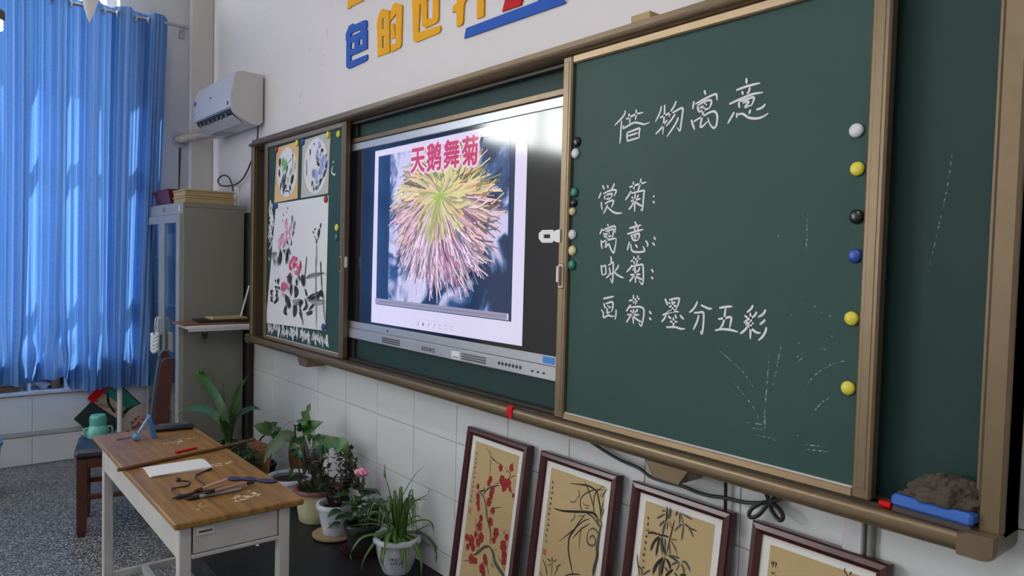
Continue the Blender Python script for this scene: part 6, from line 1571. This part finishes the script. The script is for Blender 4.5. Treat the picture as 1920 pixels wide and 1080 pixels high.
# things lying on the desk
tag(obj('wooden_pointer', MB().tube([(-2.722, -1.215, dz+.0065), (-2.765, -1.07, dz+.0065), (-2.815, -.87, dz+.0065), (-2.878, -.690, dz+.0065)], [.0065, .0065, .0062, .006], 8), M_woodedge, None, True), 'brown wooden stick laid across the desk', 'stick')
pc = thing('spectacle_case', 'dark navy case lying at the far edge of the desk', 'case', (-3.255, -.905, dz))
Mz = Rz(-3.250, -.905, dz+.0005, -8)
obj('case_body', MB().box(-.032, .032, -.080, .080, 0, .022, .008, M=Mz), mat('navy_plastic', (.014, .016, .026), .35), pc, True); obj('case_panel', MB().box(-.022, .022, -.055, .062, .0215, .0245, .001, M=Mz), M_dgrey, pc)
hs_ = thing('phone_stand', 'small blue folding phone stand on the desk', 'phone stand', (-3.15, -1.03, dz)); mbl = mat('blue_stand_plastic', (.05, .17, .38), .4)
obj('front_plate', MB().hull([(-3.150+a, y, z) for a in (-.020, .020) for y, z in ((-1.026, dz+.090), (-1.018, dz+.094), (-.992, dz+.001), (-1.012, dz+.001))]), mbl, hs_)
obj('rear_strut', MB().hull([(-3.150+a, y, z) for a in (-.010, .010) for y, z in ((-1.027, dz+.085), (-1.020, dz+.088), (-1.062, dz+.010), (-1.070, dz+.014))]), mat('pale_blue_strut', (.20, .30, .42), .4), hs_)
obj('ball_joint', MB().blob((-3.15, -1.070, dz+.015), .0145, 14, 8), mbl, hs_, True); obj('knob', MB().lathe([(.011, 0), (.011, .012), (.006, .014), (0, .014)], (-3.138, -1.070, dz+.015), 14, 'x'), mat('sky_blue_knob', (.16, .32, .50), .4), hs_, True)
obj('feeler', MB().tube([(-3.15, -1.083, dz+.012), (-3.17, -1.135, dz+.004)], .002, 6), M_black, hs_, True)
tag(obj('red_pencil', MB().tube([(-2.852, -.995, dz+.0045), (-2.880, -.915, dz+.0045)], .0042, 6), M_red), 'red pencil lying alone near the wooden stick', 'pencil')
tag(obj('pink_pen', MB().tube([(-2.868, -.997, dz+.004), (-2.889, -.925, dz+.004)], .0036, 8), mat('pink_plastic', (.45, .12, .13), .4), None, True), 'short pink pen beside the red pencil', 'pen')
sp = thing('paper_stack', 'small stack of blank white paper on the desk', 'paper', (-2.65, -1.04, dz))
for i in range(4): obj('sheet', MB().box(-.066+.002*i, .064, -.103, .100-.003*i, .0006+i*.0016, .0019+i*.0016, M=Rz(-2.652, -1.037, dz, -3+i*1.5)), M_white, sp)
ec = thing('earphone_cord', 'thin black earphone cord on the desk beside the paper', 'cord', (-2.45, -1.05, dz))
obj('cord', MB().tube(smooth_pts([(x, y, dz+.003) for x, y in ((-2.496, -1.074), (-2.470, -1.052), (-2.430, -1.072), (-2.426, -1.118), (-2.376, -1.119), (-2.346, -1.103), (-2.363, -1.055), (-2.410, -1.023), (-2.50, -1.025), (-2.54, -1.004), (-2.562, -.970))], 5), .0022, 6), M_rubber, ec, True)
obj('earpiece', MB().blob((-2.500, -1.080, dz+.0075), (.010, .008, .007), 10, 6), M_black, ec, True); obj('plug', MB().tube([(-2.562, -.970, dz+.004), (-2.575, -.950, dz+.004)], .0038, 8), M_black, ec, True)
def brush_pen(p0, p1, z, label, m_, tip=M_black, cat='brush', rad=.0055):
    p0, p1 = Vector((*p0, dz+z)), Vector((*p1, dz+z)); d = p1-p0
    t = thing('ink_brush' if cat == 'brush' else 'pen', label, cat, ((p0.x+p1.x)/2, (p0.y+p1.y)/2, dz), 'brushes and pens on the desk')
    obj('shaft', MB().tube([p0+d*.24, p0+d*.6, p1], [rad, rad, rad*.8], 8), m_, t, True); obj('ferrule', MB().tube([p0+d*.15, p0+d*.24], rad*1.15, 8), tip, t, True)
    obj('tip', MB().tube([p0+d*.15, p0+d*.08, p0], [rad*1.1, rad*1.2, rad*.2], 8), tip, t, True)
brush_pen((-2.318, -1.146), (-2.336, -.890), .0065, 'long dark ink brush, longest of the pile on the desk', M_black)
brush_pen((-2.288, -1.116), (-2.292, -.945), .0065, 'black and white brush pen nearest the desk end', mat('clear_pen', (.30, .28, .28), .3), cat='pen')
brush_pen((-2.312, -1.085), (-2.380, -.960), .018, 'pale pink pen lying slanted over the dark brush', mat('pale_pink', (.60, .40, .38), .4), mat('dark_red_tip', (.12, .02, .02), .4), 'pen', .0045)
brush_pen((-2.302, -1.095), (-2.312, -.920), .0065, 'tan bamboo brush between the dark brush and the pen', mat('bamboo_shaft', (.48, .33, .17), .5), mat('brown_tip', (.10, .05, .03), .6))
brush_pen((-2.276, -1.065), (-2.306, -.925), .018, 'dark pen with a pink grip on top of the pile', mat('dull_pink', (.40, .22, .20), .4), cat='pen', rad=.005)
b = MB(); vs = []; fs = []; pts = smooth_pts([(-2.440, -.938, 0), (-2.405, -.915, 0), (-2.388, -.885, 0), (-2.350, -.862, 0), (-2.312, -.822, 0)], 5)
for i, p in enumerate(pts):
    f = i/(len(pts)-1); w = .004+.014*abs(math.sin(f*9.0)); 
    for q in (-1, 0, 1): vs.append((p.x+q*w*.7, p.y-q*w*.7, dz+.004+.007*(1-abs(q))*abs(math.sin(f*9+.3))))
for i in range(len(pts)-1):
    for q in range(2): fs.append((i*3+q, i*3+q+1, i*3+q+4, i*3+q+3))
vs2 = len(vs); vs += [(x, y, dz+.0008) for x, y, z in vs]; fs += [tuple(q+vs2 for q in f) for f in fs]
tag(obj('silk_ribbon', b.add(vs, fs), mat('violet_ribbon', (.035, .025, .10), .5), None, 2), 'twisted violet ribbon near the right edge of the desk', 'ribbon')

# ------------------------------------------------------------------ potted plants along the platform
def pot(t, c, r0, r1, h, m_, rim_m=None, rim=.008, flare=.0, soil=True, feet=0, n=36, scallop=0):
    x, y, z = c; prof = [(r0*.96, 0), (r0, .004)]+[(r0+(r1-r0)*f+flare*math.sin(math.pi*f), .004+(h-.02-.004)*f) for f in (.25, .5, .75, 1)]
    obj('pot_body', MB().lathe(prof+[(r1-.008, h-.02), (r1-.012, h*.6), (0, h*.6)], c, n), m_, t, True)
    rm = MB().lathe([(r1-.006, h-.022), (r1+rim, h-.020), (r1+rim+.002, h-.008), (r1+rim-.002, h), (r1-.006, h), (r1-.012, h-.014)], c, n, cap=False)
    if scallop:
        rm.v = [(x+(a-x)*(1+.025*math.cos(scallop*math.atan2(b-y, a-x))), y+(b-y)*(1+.025*math.cos(scallop*math.atan2(b-y, a-x))), zz) for a, b, zz in rm.v]
    obj('rim', rm, rim_m or m_, t, True)
    obj('soil', MB().lathe([(r1-.010, h-.035), (r1-.012, h-.026), (r1*.5, h-.022), (0, h-.020)], c, 20), M_soil, t, True)
def print_on_pot(t, c, r, z, ang, kind):
    b = MB(); q = random.Random(kind)
    pl = lambda a, bb, off: (c[0]+(r(bb)+off)*math.cos(ang+a/.09), c[1]+(r(bb)+off)*math.sin(ang+a/.09), c[2]+bb)
    for row in range(2):
        for i in range(5):
            a = -.024+i*.012+row*.005
            for s_ in range(3): ribbon(b, [(a+q.uniform(-.004, .004), z-row*.018+q.uniform(-.009, .009)), (a+q.uniform(-.004, .004), z-row*.018+q.uniform(-.009, .009))], .0034, pl, .0012)
    obj('painted_mark', b, M_print, t)
# spider plant
c = (-2.680, -.134, DAIS); t = thing('spider_plant', 'spider plant with striped arching leaves in a white lobed pot', 'potted plant', c, 'potted plants along the platform')
pot(t, c, .062, .096, .155, M_potw, flare=.006, scallop=10); print_on_pot(t, c, lambda z: .062+.034*z/.135+.006*math.sin(math.pi*z/.135)+.001, .082, -.62, 4)
r = random.Random(31)
for w, pts in SPIDER_LEAVES:
    b = MB(); leaf_mesh(b, pts, w*1.75, .35, 'strap', cols=3, mi_mid=True); obj('leaf', b, [M_leafy, M_leaflt], t, 2)
for i in range(22):
    a = r.uniform(0, 6.283); L = r.uniform(.06, .16); up = r.uniform(.10, .26); o_ = Vector((c[0]+.03*math.cos(a), c[1]+.03*math.sin(a), c[2]+.14))
    d = Vector((math.cos(a), min(math.sin(a), .35)*.8, 0))
    pts = [o_, o_+d*L*.3+Vector((0, 0, up*.6)), o_+d*L*.7+Vector((0, 0, up*.85)), o_+d*L+Vector((0, 0, up*.55*r.random()+.02))]
    pts = [(p.x, min(p.y, -.015), max(p.z, DAIS+.03)) for p in pts]
    b = MB(); leaf_mesh(b, pts, r.uniform(.014, .020), .35, 'strap', cols=3, mi_mid=True); obj('leaf', b, [M_leafy, M_leaflt], t, 2)
# dark pot with round dark leaves
c = (-2.955, -.155, DAIS); t = thing('dark_leaf_plant', 'low plant with rounded dark green leaves in a dark pot', 'potted plant', c, 'potted plants along the platform')
pot(t, c, .062, .080, .135, M_potd); obj('pot_saucer', MB().lathe([(.08, 0), (.098, .018), (.10, .018), (.084, 0.002)], c, 24, cap=False), M_redpl, t, True)
for i in range(52):
    a = r.uniform(0, 6.283); d = r.uniform(.01, .115); h = r.uniform(.15, .33)*(1-.25*d/.115); p = Vector((c[0]+d*math.cos(a)*1.15, min(c[1]+d*math.sin(a), -.03), c[2]+h)); q = Vector((math.cos(a+r.uniform(-.6, .6)), math.sin(a)*.7-.25, r.uniform(-.35, .15))).normalized()
    L = r.uniform(.045, .075); b = MB(); leaf_mesh(b, [p, p+q*L*.5+Vector((0, 0, .008)), p+q*L], L*.85, .15, 'ovate', cols=4); obj('leaf', b, M_leafd, t, 2)
b = MB()
for i in range(9): a = i*.7; b.tube(smooth_pts([(c[0]+.01*math.cos(a), c[1]+.01*math.sin(a), c[2]+.11), (c[0]+.03*math.cos(a), c[1]+.03*math.sin(a), c[2]+.18), (c[0]+.06*math.cos(a), min(-.02, c[1]+.05*math.sin(a)), c[2]+.25)], 4), .002, 5)
obj('stems', b, M_stem, t)
# rose shrub with one pink flower
c = (-3.195, -.178, DAIS); t = thing('rose_shrub', 'twiggy rose shrub with one pink bloom in a white printed pot', 'potted plant', (c[0], c[1], DAIS+.014), 'potted plants along the platform')
tag(obj('clay_saucer', MB().lathe([(.085, 0), (.105, .006), (.108, .014), (.0, .0135)], c, 30), M_saucer, None, True), 'tan clay saucer under the white printed pot', 'saucer')
c2 = (c[0], c[1], DAIS+.0145); pot(t, c2, .058, .083, .150, M_potw); print_on_pot(t, c2, lambda z: .062+.17*z, .07, -.55, 9)
tw = MB(); foliage = MB(); tips = []
for i in range(22):
    a = r.uniform(0, 6.283); p0 = Vector((c[0]+.02*math.cos(a), c[1]+.02*math.sin(a), c2[2]+.125)); p1 = p0+Vector((.05*math.cos(a), .035*math.sin(a), .08+.06*r.random())); p2 = p1+Vector((.09*math.cos(a+r.uniform(-1, 1))-.03, .03*math.sin(a), .06+.10*r.random()))
    for p in (p1, p2): p.y = min(p.y, -.03)
    tw.tube(smooth_pts([p0, p1, p2], 4), [.0028, .0028, .0026, .0025, .0023, .002, .0019, .0018, .0015], 5); tips += [p1, p2, p1.lerp(p2, .5), p1.lerp(p2, .75)]
fx, fy, fz = -2.985, -.150, .452
tw.tube(smooth_pts([(c[0]+.02, c[1], c2[2]+.125), (-3.16, -.15, .33), (-3.05, -.15, .40), (fx, fy, fz)], 5), .002, 5)
tips += [Vector((-3.07, -.15, .40)), Vector((-3.03, -.15, .42)), Vector((-3.05, -.14, .38)), Vector((-3.02, -.15, .40)), Vector((-3.10, -.15, .37)), Vector((-3.0, -.15, .41))]
obj('twigs', tw, M_twig, t)
for p in tips:
    for q in range(6):
        d = Vector((r.uniform(-1, 1), r.uniform(-1, .4), r.uniform(-.5, .8))).normalized(); L = r.uniform(.020, .036); s0 = p+Vector((r.uniform(-.015, .015), r.uniform(-.015, .01), r.uniform(-.015, .015)))
        leaf_mesh(foliage, [s0, s0+d*L*.5, s0+d*L], L*.6, .2, 'ovate')
tag(obj('small_leaves', foliage, mat('rose_leaf', (.030, .032, .018), .5, noise=(40, (.075, .060, .045), .3)), t, 2), None, None, None, 'stuff')
fb = obj('bloom', MB().blob((fx, fy, fz+.015), (.020, .020, .022), 12, 8, jitter=.05), M_pink, t, True)
for i in range(9):
    a = i*.7; b = MB(); leaf_mesh(b, [(fx+.008*math.cos(a), fy+.008*math.sin(a), fz), (fx+.026*math.cos(a), fy+.026*math.sin(a), fz+.014), (fx+.024*math.cos(a), fy+.024*math.sin(a), fz+.036)], .030, -.3, 'ovate', cols=4); obj('petal', b, M_pink, fb, 2)
# cream pot with the pink rim
c = (-3.455, -.152, DAIS); t = thing('cream_potted_plant', 'small leafy plant in a cream pot with a dusty pink rim', 'potted plant', c, 'potted plants along the platform')
pot(t, c, .090, .112, .170, M_potc, M_potrim, .010)
for i in range(26):
    a = r.uniform(0, 6.283); d = r.uniform(.0, .08); p = Vector((c[0]+d*math.cos(a), min(c[1]+d*math.sin(a), -.03), c[2]+.15)); q = Vector((math.cos(a)*.5, math.sin(a)*.4-.1, 1)).normalized(); L = r.uniform(.05, .13)
    b = MB(); leaf_mesh(b, [p, p+q*L*.5, p+q*L+Vector((math.cos(a)*.02, 0, -.01))], .026, .25, 'ovate'); obj('leaf', b, M_leafd if i % 3 else M_leafm, t, 2)
# broad lobed plant in the white basin
c = (-3.770, -.165, DAIS); t = thing('broad_leaf_plant', 'tall plant with broad lobed drooping leaves in a low white basin', 'potted plant', c, 'potted plants along the platform')
pot(t, c, .085, .118, .150, M_potw, rim=.012)
for w, lob, pts in BROAD_LEAVES:
    b = MB(); leaf_mesh(b, pts, w*.72, .18, 'ovate' if len(pts) < 5 else 'lance', side=(.45, -.75, .45), cols=4, lobed=lob); obj('leaf', b, M_leafd if w < .105 else M_leafm, t, 2)
b = MB()
for pts in BROAD_STEMS: b.tube(smooth_pts(pts, 5), .0045, 6)
b.tube(smooth_pts([(-3.74, -.19, .24), (-3.64, -.19, .30), BROAD_STEMS[0][0]], 4), .006, 6)
obj('stems', b, M_stem, t)
b = MB(); b.tube(smooth_pts([(-3.86, -.20, .25), (-3.88, -.2, .45), (-3.80, -.15, .55), (-3.62, -.13, .56), (-3.55, -.13, .53), (-3.62, -.16, .52)], 6), .0018, 5); obj('wire_loop', b, M_grey, t)
# strap-leaf plant by the cabinet
c = (-4.375, -.300, DAIS); t = thing('strap_leaf_plant', 'plant with long arching strap leaves beside the steel cabinet', 'potted plant', c, 'potted plants along the platform')
pot(t, c, .085, .115, .215, M_potd)
for w, pts in STRAP_LEAVES:
    b = MB(); leaf_mesh(b, pts, w*.66, .25, 'lance', side=(.7, -.55, .45), cols=4); obj('leaf', b, M_leafm if w > .055 else M_leafd, t, 2)
# small pot with a leaning wooden offcut
c = (-4.130, -.190, DAIS); t = thing('small_leaf_plant', 'small plant with spreading leaves behind a wooden offcut', 'potted plant', c, 'potted plants along the platform')
pot(t, c, .060, .078, .14, M_potd)
for w, pts in SMALL_LEAVES:
    b = MB(); leaf_mesh(b, pts, w*.7, .2, 'ovate', side=(.6, -.6, .5), cols=4); obj('leaf', b, M_leafm if w > .1 else M_leafd, t, 2)
z0 = SMALL_LEAVES[0][1][0]
obj('stem', MB().tube(smooth_pts([(c[0], c[1], DAIS+.11), (c[0]-.05, c[1], DAIS+.25), z0], 4), .005, 6), M_stem, t)
tag(obj('wooden_offcut', MB().box(-.11, .11, -.009, .009, 0, .30, .004, M=Matrix.Translation((-4.00, -.285, DAIS+.001)) @ Matrix.Rotation(math.radians(-8), 4, 'X') @ Matrix.Rotation(math.radians(12), 4, 'Z')), M_board), 'brown wooden offcut standing among the small pots', 'board')
tag(obj('round_board', MB().lathe([(.0, 0), (.11, 0), (.112, .006), (.11, .012), (0, .012)], (-3.955, -.045, DAIS+.19), 24, 'y').box(-4.0, -3.91, -.056, -.046, DAIS+.001, DAIS+.10), M_board), 'rounded plywood board leaning on the tiled wall', 'board')
for i, (x, y, rr, h, l) in enumerate(((-3.930, -.345, .060, .20, 'small bushy herb in a black pot nearest the desk edge'), (-4.085, -.425, .060, .21, 'fine-leaved herb in a black pot beside the strap-leaf plant'))):
    t = thing('herb_pot', l, 'potted plant', (x, y, DAIS), 'potted plants along the platform'); pot(t, (x, y, DAIS), rr*.75, rr, h, M_potd)
    fo = MB()
    for k in range(260):
        a = r.uniform(0, 6.283); d = rr*1.12*math.sqrt(r.random()); p = Vector((x+d*math.cos(a), y+d*math.sin(a), DAIS+h-.02+r.random()*.15*(1-d/(rr*2.2)))); q = Vector((r.uniform(-1, 1), r.uniform(-1, 1), r.uniform(-.2, 1))).normalized(); L = r.uniform(.018, .035)
        leaf_mesh(fo, [p, p+q*L*.5, p+q*L], L*.45, .2, 'ovate')
    tag(obj('small_leaves', fo, M_leafm if i else M_leafd, t, 2), None, None, None, 'stuff')
tag(obj('paper_bag', MB().hull([(x, y, z) for x, y, z in ((-4.235, -.372, DAIS), (-4.135, -.372, DAIS), (-4.135, -.300, DAIS), (-4.235, -.300, DAIS), (-4.240, -.368, DAIS+.15), (-4.130, -.370, DAIS+.16), (-4.138, -.304, DAIS+.185), (-4.232, -.306, DAIS+.18))]), M_cartonl), 'pale paper bag standing beside the strap-leaf plant', 'bag')
